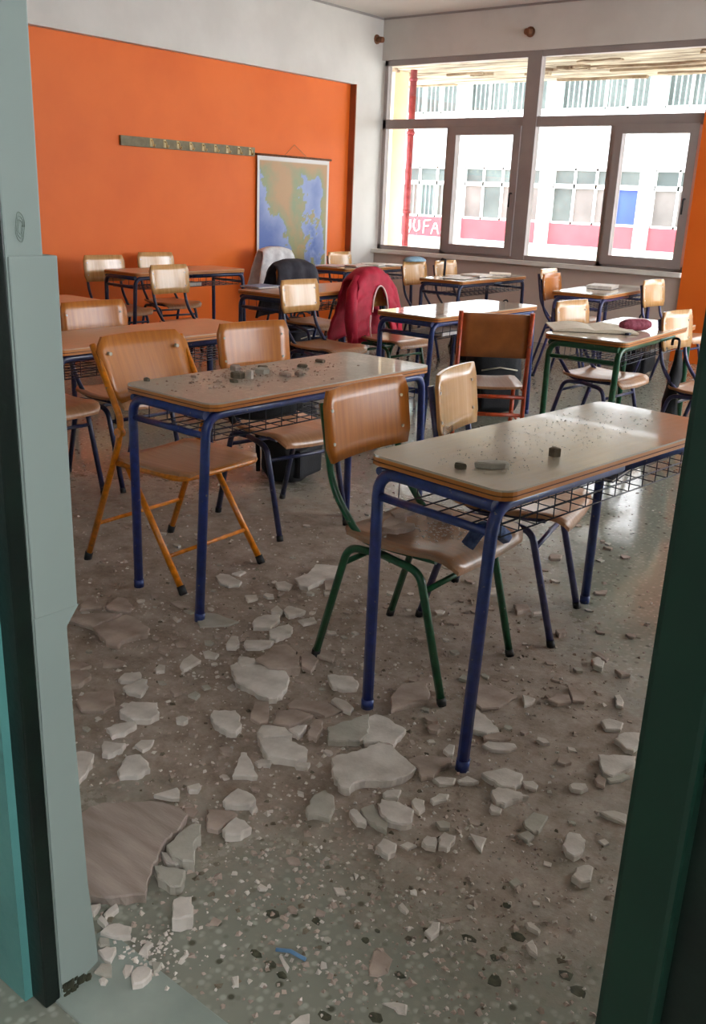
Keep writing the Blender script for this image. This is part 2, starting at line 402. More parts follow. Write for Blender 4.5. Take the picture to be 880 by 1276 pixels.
# teal corridor wall with the dark steel frame edge against it
struct('wall_corridor', bx(-4.0, -1.262, 0.70, 0.7425, 0, CEIL), 'teal')
bm = bx(-1.266, -1.2195, 0.715, 0.7445, 0, 2.25, bev=0.003)
struct('door_1', bm, 'frame_black')
bm = bmesh.new(); box(bm, -0.252, -0.196, 0.74, 0.79, -0.02, 2.25, bev=0.006)
fr = struct('door_2', bm, 'frame_green')
link('door_stop', bx(-0.198, -0.10, 0.765, 0.86, -0.02, 2.25), 'frame_black', fr)
link('latch_plate', bx(-0.196, -0.170, 0.757, 0.765, 0.93, 1.03, bev=0.002), 'frame_green', fr)
struct('wall_unseen_back', bx(-4.0, XR, -2.7, -2.5, 0, CEIL), 'white_wall')  # unseen corridor walls and ceiling added to darken the door jamb
struct('ceiling_unseen_corridor', bx(-4.2, XR, -2.7, 0.7, CEIL, CEIL + 0.2), 'ceiling')
struct('wall_unseen_end', bx(-4.2, -4.0, -2.7, 0.7, 0, CEIL), 'white_wall')
struct('wall_unseen_far_end', bx(XR, XR + 0.2, -2.7, 0.86, 0, 2.05), 'white_wall')  # added out of view, height set by how much light reaches the jamb
# marble threshold
struct('trim_7', bx(-1.30, -0.10, 0.735, 0.905, -0.05, 0.004, bev=0.002), 'marble')
# scar left on the reveal and the broken foot of the wall
bm = bmesh.new()
for k in range(3):
    ring = [(-1.219, 0.7705 + (0.007 - 0.002 * k) * math.cos(t) + 0.001 * math.sin(3 * t), 1.345 + (0.020 - 0.005 * k) * math.sin(t)) for t in [2 * PI * i / 20 for i in range(21)]]
    tube(bm, ring, 0.0006, 4)
tag(link('wall_scar', bm, 'grime', None), 'faint grey ringed scar scratched on the pale reveal beside the door frame', 'wall mark')
bm = bmesh.new()
for i in range(14):
    y = 0.75 + rnd.random() * 0.065; z = rnd.random() * 0.028
    s = 0.004 + rnd.random() * 0.007
    poly_prism(bm, [(-1.2165 + s * math.cos(t) * 0.6, y + s * math.sin(t)) for t in (0.2, 1.7, 2.9, 4.4, 5.5)], z, z + s * 1.2, 0.25)
o = link('broken_plaster', bm, 'leaf'); tag(o, 'dark crumbled plaster at the foot of the pale reveal', 'rubble', kind='stuff')

# pipe stubs above the window and on the pier
for (x, y, z, dx, dy, lab) in ((XL + 0.0, 9.18, 3.10, 1, 0, 'brown rusty pipe stub high in the corner of the left wall'), (-5.32, YW, 3.07, 0, -1, 'brown rusty pipe stub in the white wall above the window mullion')):
    t = link('pipe_stub', tb([(x, y, z), (x + dx * 0.09, y + dy * 0.09, z - 0.01)], [0.035, 0.03], 10), 'rust')
    tag(t, lab, 'pipe')
    link('collar', tb([(x, y, z), (x + dx * 0.012, y + dy * 0.012, z)], 0.05, 12), 'rust', t)

# ------------------------------------------------------------------ outside
struct('ground_outside', bx(-30, 14, YW + 0.25, 20.4, -0.3, -0.15), 'ground')
struct('trim_8', bx(-14, 8, YW + 0.25, 11.95, 2.95, 3.2), 'peeling')
# spalled strips hanging from the soffit
bm = bmesh.new()
for i in range(46):
    x = -9.5 + rnd.random() * 8; y = 9.7 + rnd.random() * 2.2; L = 0.3 + rnd.random() * 1.2; wd = 0.03 + rnd.random() * 0.09
    pts = []
    for k in range(6): pts.append((x + L * k / 5, y + (rnd.random() - 0.5) * 0.08))
    for k in range(6): pts.append((x + L * (5 - k) / 5, y + wd + (rnd.random() - 0.5) * 0.08))
    try: poly_prism(bm, pts, 2.935 - rnd.random() * 0.02, 2.9505)
    except Exception: pass
o = link('spalled_concrete', bm, mottled('bare_brown_concrete', (128, 108, 86), (176, 158, 132), 6, 0.95, 0.5)); tag(o, 'flaking concrete strips on the underside of the balcony slab outside', 'concrete', kind='stuff')
col = link('column', bx(-8.25, -7.76, 10.3, 10.6, -0.3, 2.95, bev=0.01), 'cream'); tag(col, 'cream rendered column standing outside the left end of the window', 'column')
p = link('downpipe', tb([(-7.56, 10.42, -0.15), (-7.56, 10.42, 2.95)], 0.042, 12), 'maroon_pipe'); tag(p, 'maroon vertical downpipe beside the cream column outside', 'pipe')
for z in (0.3, 1.25, 2.2, 2.82): link('bracket', tb([(-7.56, 10.42, z), (-7.56, 10.42, z + 0.04)], 0.052, 12), 'maroon_pipe', p)

fac = empty('school_building', (-11, 21, 0)); tag(fac, 'white school block with red band and barred windows across the yard', 'building')
def fpart(n, bm, m, par=None):
    o = link(n, bm, m, par or fac)
    if par is None:
        o.matrix_parent_inverse = Matrix.Translation((11, -21, 0))
    return o
FX0, FX1 = -25.9, 5.93
fpart('wall_band', bx(FX0, FX1, 21, 27, 2.26, 3.46), 'facade')
fpart('wall_band', bx(FX0, FX1, 21, 27, 4.35, 6.2), 'facade')
fpart('dado_band', bx(FX0, FX1, 21.0, 27, 0.56, 1.04), 'facade_red')
fpart('plinth', bx(FX0, FX1, 20.9, 27, -0.3, 0.56), 'facade')
fpart('back_wall', bx(FX0, FX1, 21.6, 27, 1.0, 4.4), 'far_blind')
fpart('roof_slab', bx(FX0 - .3, FX1 + .3, 20.6, 27.2, 6.2, 6.4), 'facade')
for k in range(-6, 7):
    xp = -11.22 + 2.45 * k
    fpart('pier', bx(xp - 0.15, xp + 0.15, 20.88, 21.6, -0.3, 6.2), 'facade')
    if k == 6: continue
    xa, xb = xp + 0.15, xp + 2.30
    # lower window: four casements under four transom lights
    fr = fpart('window_frame', bx(xa, xb, 21.02, 21.12, 1.82, 1.92), 'win_frame_w')
    def sub(n, bm, m): return link(n, bm, m, fr)
    for par_ in ('',):
        bmf = bmesh.new()
        for zz in ((1.04, 1.09), (2.21, 2.26)): box(bmf, xa, xb, 21.02, 21.12, *zz)
        wd = (xb - xa) / 4
        for j in range(5):
            xc = xa + wd * j
            box(bmf, xc - 0.025 if j else xc, xc + 0.025 if j < 4 else xc, 21.02, 21.12, 1.04, 2.26)
        sub('casement_frame', bmf, 'win_frame_w')['kind'] = 'stuff'
    for j in range(4):
        m = 'far_blue' if (k == 0 and j == 3) else ('far_blind' if (j + k) % 3 else 'far_glass')
        sub('pane', bx(xa + wd * j + 0.025, xa + wd * (j + 1) - 0.025, 21.07, 21.09, 1.09, 1.82), m)
        sub('pane', bx(xa + wd * j + 0.025, xa + wd * (j + 1) - 0.025, 21.07, 21.09, 1.92, 2.21), 'far_glass')
    # upper barred window
    fr = fpart('window_frame', bx(xa, xb, 21.02, 21.12, 3.46, 3.54), 'win_frame_w')
    bmf = bmesh.new()
    for j in range(5):
        xc = xa + wd * j
        box(bmf, max(xa, xc - 0.03), min(xb, xc + 0.03), 21.02, 21.12, 3.5, 4.35)
    sub('casement_frame', bmf, 'win_frame_w')['kind'] = 'stuff'
    for j in range(4): sub('pane', bx(xa + wd * j + 0.03, xa + wd * (j + 1) - 0.03, 21.07, 21.09, 3.54, 4.35), 'far_glass')
    bmf = bmesh.new()
    nb = 17
    for j in range(nb): box(bmf, xa + (xb - xa) * (j + .5) / nb - 0.012, xa + (xb - xa) * (j + .5) / nb + 0.012, 20.96, 20.98, 3.5, 4.35)
    sub('bars', bmf, 'bars')['kind'] = 'stuff'
    if k <= -2:
        bmf = bmesh.new()
        for j in range(nb): box(bmf, xa + (xb - xa) * (j + .5) / nb - 0.012, xa + (xb - xa) * (j + .5) / nb + 0.012, 20.96, 20.98, 1.06, 1.84)
        sub('bars', bmf, 'bars')['kind'] = 'stuff'
# graffiti strokes on the red band
gx, gz, hh = -15.25, 0.62, 0.36
strokes = [[(0, .75), (.12, .95), (.26, .75), (.22, .45), (.08, .4), (.02, .65)], [(.26, .9), (.3, .4), (.2, 0)],
           [(.5, .95), (.42, .5), (.55, .1), (.75, .3), (.72, .9)], [(.95, 0), (.98, .9), (1.3, .95)], [(.97, .5), (1.22, .55)],
           [(1.35, 0), (1.55, .95), (1.72, 0)], [(1.42, .38), (1.68, .38)], [(1.85, .05), (1.9, .9), (2.1, .7)]]
bm = bmesh.new()
for st in strokes: tube(bm, fillet([(gx + x * 0.62, 20.992, gz + z * hh) for x, z in st], 0.05), 0.022, 5)
fpart('graffiti', bm, 'facade')
par = link('parapet', bx(-26, 8, 20.35, 20.7, -0.3, 0.50), 'parapet'); tag(par, 'low whitewashed wall stained with moss along the foot of the school block', 'low wall')

# ------------------------------------------------------------------ coat rack and wall map
rk = empty('coat_rack', (XL - 0.08, 6.485, 1.813)); tag(rk, 'long olive board of brass coat hooks on the orange wall', 'coat rack')
link('board', bx(0, 0.025, -0.84, 0.84, -0.042, 0.042, bev=0.003), 'rack', rk)
for i in range(9):
    y = -0.50 + i * 0.158
    h = link('hook', tb(fillet([(0.02, y, 0.018), (0.05, y, 0.018), (0.055, y, -0.03), (0.075, y, -0.03), (0.08, y, -0.012)], 0.012), 0.006), 'hook', rk)
    if i == 0: link('screw_plate', bx(0.024, 0.028, y - 0.014, y + 0.014, -0.032, 0.036), 'hook', rk)
    else: link('screw_plate', bx(0.024, 0.028, y - 0.014, y + 0.014, -0.032, 0.036), 'hook', rk)

def build_map():
    root = empty('wall_map', (XL - 0.08 + 0.03, 7.92, 1.19)); tag(root, 'hanging relief map of a sea coast on the orange wall', 'map')
    hw, hh = 0.565, 0.60; n = 90
    me = bpy.data.meshes.new('map_sheet')
    vs, fs, cols = [], [], []
    for j in range(n + 1):
        for i in range(n + 1): vs.append((0.0, -hw + 2 * hw * i / n, -hh + 2 * hh * j / n))
    for j in range(n):
        for i in range(n):
            a = j * (n + 1) + i; fs.append((a, a + 1, a + n + 2, a + n + 1))
    me.from_pydata(vs, [], fs)
    ca = me.color_attributes.new('print', 'FLOAT_COLOR', 'POINT')
    for k, (x, y, z) in enumerate(vs):
        u = (y + hw) / (2 * hw); v = (z + hh) / (2 * hh)
        nn = noise.fractal(Vector((u * 4, v * 4, 3.1)), 0.7, 2.2, 5) * 0.16
        # mainland running down from the north, a coast at the right edge, scattered islands
        lm = (0.40 - abs(u - (0.13 + 0.42 * (1 - v) + 0.10)) * (1.5 + 1.6 * (1 - v))) + (v - 0.52) * 0.55
        top = (v - 0.86) * 5 + 0.1
        right = (u - 0.90) * 4 + (v - 0.5) * 0.3
        isl = noise.fractal(Vector((u * 11, v * 11, 9.7)), 0.6, 2.1, 3) - 0.33 - max(0, u - 0.9)
        h = max(lm + nn * 1.6, top + nn * 2, right + nn * 1.5, (isl * 0.7 if (v < 0.6 and u > 0.35) else -1))
        if u < 0.025 or u > 0.975 or v > 0.965 or v < 0.02: c = lin((214, 208, 204))
        elif h > 0:
            t = min(1, max(0, h * 2.2 + nn * 1.4))
            g = Vector(lin((134, 144, 104))[:3]); b = Vector(lin((178, 138, 92))[:3]); c = tuple(g.lerp(b, t)) + (1,)
        else:
            t = min(1, max(0, -h * 1.6)); a1 = Vector(lin((140, 154, 196))[:3]); b1 = Vector(lin((84, 108, 172))[:3]); c = tuple(a1.lerp(b1, t)) + (1,)
        ca.data[k].color = c
    M = N('printed_map'); at = M.n('ShaderNodeAttribute', attribute_name='print')
    M.l(at.outputs['Color'], M.b.inputs['Base Color']); M.b.inputs['Roughness'].default_value = 0.35
    me.materials.append(M.m)
    o = bpy.data.objects.new('map_sheet', me); COL.objects.link(o); o.parent = root
    sm = o.modifiers.new('thickness', 'SOLIDIFY'); sm.thickness = 0.002
    link('top_rod', tb([(0, -hw - 0.03, hh + 0.006), (0, hw + 0.03, hh + 0.006)], 0.011, 8), 'rust', root)
    link('bottom_rod', tb([(0, -hw - 0.03, -hh - 0.006), (0, hw + 0.03, -hh - 0.006)], 0.011, 8), 'cap', root)
    link('hanging_cord', tb([(0, -0.17, hh + 0.01), (-0.01, 0, hh + 0.13), (0, 0.2, hh + 0.01)], 0.003, 5), 'cord', root)
build_map()

# ------------------------------------------------------------------ school desk
def build_desk(name, metal, top, length=1.19, width=0.46, h=0.76):
    r = empty(name, (0, 0, 0))
    L, Wd = length / 2, width / 2
    bm = bmesh.new(); poly_prism(bm, rrect(-Wd, Wd, -L, L, 0.045, 5), h - 0.006, h - 0.0005, 0.0)
    link('laminate', bm, top, None).parent = r
    tp = bmesh.new(); poly_prism(tp, rrect(-Wd, Wd, -L, L, 0.045, 5), h - 0.028, h - 0.006, 0.0)
    t = link('desktop', tp, 'edge', r)
    tp = bmesh.new(); poly_prism(tp, rrect(-Wd - 0.0008, Wd + 0.0008, -L - 0.0008, L + 0.0008, 0.045, 5), h - 0.0185, h - 0.0155, 0.0)
    link('edge_seam', tp, 'edge_line', t)
    rt = 0.0165; zt = h - 0.028 - rt
    lx, ly = Wd - 0.038, L - 0.012
    for sy in (-1, 1):
        # rear leg bends under the short edge, front leg bends into the long rail
        link('leg', tb(fillet([(-lx, sy * ly, 0.012), (-lx, sy * ly, zt), (lx, sy * ly, zt)], 0.07), rt, 10), metal, r)
        link('leg', tb(fillet([(lx, sy * (ly + 0.04), 0.012), (lx, sy * ly, zt - 0.002), (lx, 0, zt - 0.002)], 0.07), rt, 10), metal, r)
        link('side_rail', tb([(-lx, sy * ly, h - 0.115), (lx, sy * ly, h - 0.115)], 0.012, 8), metal, r)
        for sx in (-1, 1):
            link('foot_cap', tb([(sx * lx, sy * (ly + (0.04 if sx > 0 else 0)), 0), (sx * lx, sy * (ly + (0.038 if sx > 0 else 0)), 0.03)], 0.0185, 10), metal, r)
    link('back_rail', tb([(-lx, -ly, zt - 0.002), (-lx, ly, zt - 0.002)], 0.012, 8), metal, r)
    bm = bmesh.new()
    zb = h - 0.135; w = 0.0024; y0, y1 = -ly + 0.04, ly - 0.04; x0, x1 = -lx + 0.04, lx - 0.005
    for i in range(7):
        x = x0 + (x1 - x0) * i / 6
        tube(bm, [(x, y0, zb), (x, y1, zb)], w, 4)
    nc = 15
    for j in range(nc):
        y = y0 + (y1 - y0) * j / (nc - 1)
        tube(bm, [(x0, y, zt - 0.01), (x0, y, zb), (x1, y, zb), (x1, y, zt - 0.012)], w, 4)
    tube(bm, [(x1, y0, zb + 0.035), (x1, y1, zb + 0.035)], w, 4)
    wb = link('wire_basket', bm, 'wire', r)
    wb['kind'] = 'stuff'
    return r

# ------------------------------------------------------------------ school chair, facing +x
def ply_sheet(bm, fx, ny=8, nz=5, w=0.20, z0=0.64, z1=0.86, th=0.011, rc=0.03, prof=None):
    front, back = [], []
    for j in range(nz + 1):
        rowf, rowb = [], []
        v = j / nz
        z = z0 + (z1 - z0) * v
        ww = w
        if v in (0.0, 1.0): ww = w - rc * 0.6
        for i in range(ny + 1):
            u = -1 + 2 * i / ny
            y = ww * u
            x = fx(u, v)
            zz = z
            rowf.append(bm.verts.new((x + th / 2, y, zz))); rowb.append(bm.verts.new((x - th / 2, y, zz)))
        front.append(rowf); back.append(rowb)
    for j in range(nz):
        for i in range(ny):
            f = bm.faces.new((front[j][i], front[j][i + 1], front[j + 1][i + 1], front[j + 1][i])); f.smooth = True
            f = bm.faces.new((back[j][i], back[j + 1][i], back[j + 1][i + 1], back[j][i + 1])); f.smooth = True
    for j in range(nz):
        bm.faces.new((front[j][0], front[j + 1][0], back[j + 1][0], back[j][0]))
        bm.faces.new((front[j][ny], back[j][ny], back[j + 1][ny], front[j + 1][ny]))
    for i in range(ny):
        bm.faces.new((front[0][i], back[0][i], back[0][i + 1], front[0][i + 1]))
        bm.faces.new((front[nz][i], front[nz][i + 1], back[nz][i + 1], back[nz][i]))
    return bm
def seat_sheet(bm, path, w, th=0.012, ny=8, rc=0.05, dish=0.008):
    """path = list of (x, z) from rear to front; sheet swept across y."""
    top, bot = [], []
    n = len(path)
    for k, (x, z) in enumerate(path):
        t = min(k, n - 1 - k)
        ww = w - (rc * 0.55 if t == 0 else (rc * 0.16 if t == 1 else 0))
        rt, rb = [], []
        for i in range(ny + 1):
            u = -1 + 2 * i / ny
            d = dish * (1 - u * u)
            rt.append(bm.verts.new((x, ww * u, z - d))); rb.append(bm.verts.new((x - 0.002, ww * u, z - th - d)))
        top.append(rt); bot.append(rb)
    for k in range(n - 1):
        for i in range(ny):
            f = bm.faces.new((top[k][i], top[k + 1][i], top[k + 1][i + 1], top[k][i + 1])); f.smooth = True
            f = bm.faces.new((bot[k][i], bot[k][i + 1], bot[k + 1][i + 1], bot[k + 1][i])); f.smooth = True
        bm.faces.new((top[k][0], bot[k][0], bot[k + 1][0], top[k + 1][0])); bm.faces.new((top[k][ny], top[k + 1][ny], bot[k + 1][ny], bot[k][ny]))
    for i in range(ny):
        bm.faces.new((top[0][i], top[0][i + 1], bot[0][i + 1], bot[0][i])); bm.faces.new((top[-1][i], bot[-1][i], bot[-1][i + 1], top[-1][i + 1]))
    return bm
def build_chair(name, metal, ply='ply', seat='seat', w=0.19):
    r = empty(name, (0, 0, 0))
    rt = 0.0125
    for s in (-1, 1):
        yo = s * (w - 0.005); yi = s * (w - 0.033)
        # bent side frame: rear leg, rail under the seat, front leg
        link('leg', tb(fillet([(-0.235, yo, 0.02), (-0.125, yo, 0.405), (0.0, yo, 0.412)], 0.06), rt, 8), metal, r)
        link('leg', tb(fillet([(0.235, yo, 0.02), (0.135, yo, 0.392), (0.0, yo, 0.412)], 0.06), rt, 8), metal, r)
        link('back_post', tb(fillet([(-0.262, yi, 0.82), (-0.212, yi, 0.56), (-0.10, yi, 0.425), (0.17, yi, 0.428)], [0.25, 0.10], 6), rt * 0.92, 8), metal, r)
        for sx in (-1, 1):
            link('foot_cap', tb([(sx * 0.24, yo, 0), (sx * 0.2345, yo, 0.024)], 0.0145, 8), 'cap', r)
    link('stretcher', tb([(-0.145, -w, 0.345), (-0.145, w, 0.345)], 0.009, 8), metal, r)
    link('stretcher', tb([(0.150, -w, 0.335), (0.150, w, 0.335)], 0.009, 8), metal, r)
    bm = bmesh.new()
    path = [(-0.15, 0.462), (-0.13, 0.455), (-0.06, 0.448), (0.02, 0.446), (0.10, 0.449), (0.17, 0.456), (0.215, 0.452), (0.240, 0.438), (0.252, 0.418)]
    link('seat', seat_sheet(bm, path, w + 0.005), seat, r)
    bm = ply_sheet(bmesh.new(), lambda u, v: -0.205 - 0.028 * v - 0.022 * (1 - u * u), w=w + 0.002, z0=0.645, z1=0.862)
    b = link('backrest', bm, ply, r)
    for s in (-1, 1):
        for z in (0.70, 0.80):
            x = -0.205 - 0.028 * (z - .645) / .217 - 0.022 * (1 - ((w - 0.033) / w) ** 2)
            link('rivet', tb([(x, s * (w - 0.033), z), (x + 0.009, s * (w - 0.033), z)], 0.0055, 8), 'rivet', b)
    return r

def place(o, x, y, deg, label, cat, group=None, z=0):
    o.location = (x, y, z); o.rotation_euler = (0, 0, math.radians(deg)); tag(o, label, cat, group); return o
protos = {}
def chair(metal, x, y, deg, label, ply='ply', seat='seat', w=0.19, group='bent tube school chairs'):
    key = (metal, ply, seat, w)
    if key in protos: o = copy_tree(protos[key])
    else: o = protos[key] = build_chair('school_chair', metal, ply, seat, w)
    return place(o, x, y, deg, label, 'chair', group)
def desk(metal, x, y, deg, label, top='top_mid', length=1.19):
    key = ('d', metal, top, length)
    if key in protos: o = copy_tree(protos[key])
    else: o = protos[key] = build_desk('school_desk', metal, top, length)
    return place(o, x, y, deg, label, 'desk', 'double school desks')

desk('blue', -1.200, 2.500, -6, 'blue double desk nearest the doorway, its top wet and gritty', 'top_wet')
desk('blue', -2.420, 2.640, -1, 'blue double desk littered with plaster crumbs behind the amber folding chair', 'top_dusty', 1.21)
desk('navy', -3.618, 2.900, 0, 'clean brown topped desk half hidden by the pale door reveal at left', 'top_clean', 1.24)
desk('navy', -4.966, 2.988, 0, 'farthest left desk, only its brown end showing past the pale door reveal', 'top_clean')
desk('navy', -6.518, 5.626, 0, 'brown desk with wire basket against the orange wall below the coat rack', 'top_clean', 1.24)
desk('navy', -4.734, 5.432, 2, 'dark framed desk in front of the map with a black jacket on its chair', 'top_clean', 1.24)
desk('blue', -3.347, 5.277, 0, 'blue desk with glaring pale top between red jacket and orange framed chair', 'top_glare', 1.24)
desk('green', -2.202, 5.219, 3, 'green framed desk carrying an open book and maroon pencil case', 'top_glare', 1.19)
desk('navy', -6.159, 7.809, 2, 'far desk covered in pinkish papers near the map corner', 'top_glare')
desk('navy', -4.772, 7.712, 3, 'far desk spread with white papers under the window mullion', 'top_glare', 1.26)
desk('purple', -3.473, 7.712, 5, 'far desk with one white booklet beside the orange pier', 'top_glare', 1.26)

chair('green', -1.545, 2.30, 2, 'green framed chair at the nearest desk, seat strewn with plaster slabs', 'ply', 'ply_dusty', 0.215)
chair('purple', -1.52, 2.80, 13, 'violet framed chair just right of the green one at the nearest desk', 'ply_glare', 'seat')
chair('navy', -2.79, 3.00, -10, 'navy framed chair on the right of the amber folding chair', 'ply')
chair('navy', -3.82, 2.93, -3, 'navy framed chair at the left desk, back seen above its clean top', 'ply')
chair('navy', -3.86, 2.46, -2, 'navy framed chair cut off by the pale reveal, only its seat edge in view')
chair('navy', -6.66, 5.10, -8, 'leftmost pale glaring chair back at the wall desk under the coat rack', 'ply_glare')
chair('navy', -6.85, 5.82, -8, 'middle chair tucked behind the wall desk, back against the orange wall', 'ply_glare')
chair('navy', -5.60, 4.95, 0, 'navy framed chair standing in front of the wall desk, half its back in glare', 'ply_glare')
chair('navy', -4.22, 4.93, 0, 'navy framed chair with streaky glaring back left of the red jacket', 'ply_glare')
chair('navy', -5.13, 5.85, -3, 'chair carrying the black jacket at the desk before the map')
chair('green', -4.16, 5.62, -4, 'chair with a turquoise green frame under the red jacket', 'ply_glare')
chair('purple', -2.42, 5.42, -4, 'violet framed chair tucked behind the green desk with the open book', 'ply_glare')
chair('purple', -1.78, 5.47, -4, 'violet framed chair at the right edge beside the dark door frame', 'ply_glare')
chair('navy', -6.72, 7.36, -5, 'chair carrying the white cloth in front of the map')
chair('navy', -6.40, 7.97, 0, 'small far chair back behind the papers by the white corner pier', 'ply_glare')
chair('navy', -5.12, 7.55, 0, 'left one of two far chairs with dark bags below, streaked pale back', 'ply_glare')
chair('navy', -5.08, 8.02, 0, 'right one of two far chairs, a dark strap slung over its back', 'ply_glare')
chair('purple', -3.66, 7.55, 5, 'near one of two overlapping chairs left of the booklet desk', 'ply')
chair('purple', -3.98, 8.10, 5, 'rear one of two overlapping chairs left of the booklet desk', 'ply_glare')
chair('purple', -2.87, 7.80, -4, 'pale backed chair touching the orange pier', 'ply_glare')

# ------------------------------------------------------------------ amber folding chair
def folding_chair():
    r = empty('folding_chair', (0, 0, 0)); m = 'yellow'; rt = 0.0125; w = 0.215
    for s in (-1, 1):
        y = s * w
        link('back_leg', tb(fillet([(-0.27, y * 1.02, 0.02), (-0.07, y, 0.50), (-0.045, y, 0.60), (-0.19, y, 0.86)], [0.10, 0.10], 5), rt, 8), m, r)
        link('front_leg', tb([(0.25, y * 0.98, 0.02), (-0.04, y * 0.93, 0.43)], rt, 8), m, r)
        link('hinge_plate', tb([(-0.055, y - s * 0.012, 0.555), (-0.055, y + s * 0.014, 0.555)], 0.018, 8), m, r)
        link('foot_cap', tb([(-0.278, y * 1.02, 0), (-0.265, y * 1.02, 0.035)], 0.0155, 8), 'cap', r)
        link('foot_cap', tb([(0.262, y * 0.98, 0), (0.245, y * 0.98, 0.03)], 0.0155, 8), 'cap', r)
    link('seat_frame', tb(fillet([(-0.10, -w * 0.96, 0.43), (0.26, -w * 0.96, 0.435), (0.26, w * 0.96, 0.435), (-0.10, w * 0.96, 0.43)], 0.07, 6), 0.011, 8), m, r)
    link('stretcher', tb([(-0.21, -w, 0.165), (-0.21, w, 0.165)], 0.008, 8), m, r)
    link('stretcher', tb([(0.175, -w * .98, 0.125), (0.175, w * .98, 0.125)], 0.008, 8), m, r)
    path = [(-0.13, 0.452), (-0.10, 0.452), (-0.02, 0.449), (0.08, 0.449), (0.18, 0.452), (0.24, 0.455), (0.268, 0.450)]
    link('seat', seat_sheet(bmesh.new(), path, w - 0.004, rc=0.07), 'seat', r)
    b = link('backrest', ply_sheet(bmesh.new(), lambda u, v: -0.085 - 0.10 * v - 0.035 * (1 - u * u), w=w + 0.006, z0=0.655, z1=0.885, rc=0.07), 'ply', r)
    for s in (-1, 1): link('rivet', tb([(-0.150, s * (w - 0.05), 0.825), (-0.166, s * (w - 0.05), 0.825)][::-1], 0.007, 8), 'rivet', b)
    return r
fc = folding_chair()
place(fc, -2.715, 2.315, 2, 'amber tubular folding chair at the left of the crumb strewn desk', 'chair')

# ------------------------------------------------------------------ orange framed chair seen from behind
def square_chair():
    r = empty('school_chair', (0, 0, 0)); m = 'redorange'; w = 0.19
    for s in (-1, 1):
        link('back_leg', tb([(-0.22, s * w, 0.0), (-0.20, s * w, 0.45), (-0.235, s * w, 0.86)], 0.0125, 8), m, r)
        link('front_leg', tb([(0.20, s * w, 0.0), (0.18, s * w, 0.43)], 0.0125, 8), m, r)
        link('side_rail', tb([(-0.20, s * w, 0.435), (0.18, s * w, 0.435)], 0.011, 8), m, r)
        link('side_rail', tb([(-0.21, s * w, 0.24), (0.19, s * w, 0.24)], 0.008, 8), m, r)
    for z in (0.40, 0.30):
        link('stretcher', tb([(-0.205, -w, z), (-0.205, w, z)], 0.011, 8), m, r)
    link('seat', seat_sheet(bmesh.new(), [(-0.20, 0.458), (-0.17, 0.456), (-0.05, 0.452), (0.08, 0.452), (0.17, 0.456), (0.21, 0.452)], w + 0.005), 'seat', r)
    b = link('backrest', ply_sheet(bmesh.new(), lambda u, v: -0.205 - 0.018 * v, w=w - 0.004, z0=0.615, z1=0.85, rc=0.01), 'ply_dark', r)
    return r
place(square_chair(), -2.74, 4.63, 128, 'red orange framed chair with flat brown back turned towards the camera', 'chair', None)
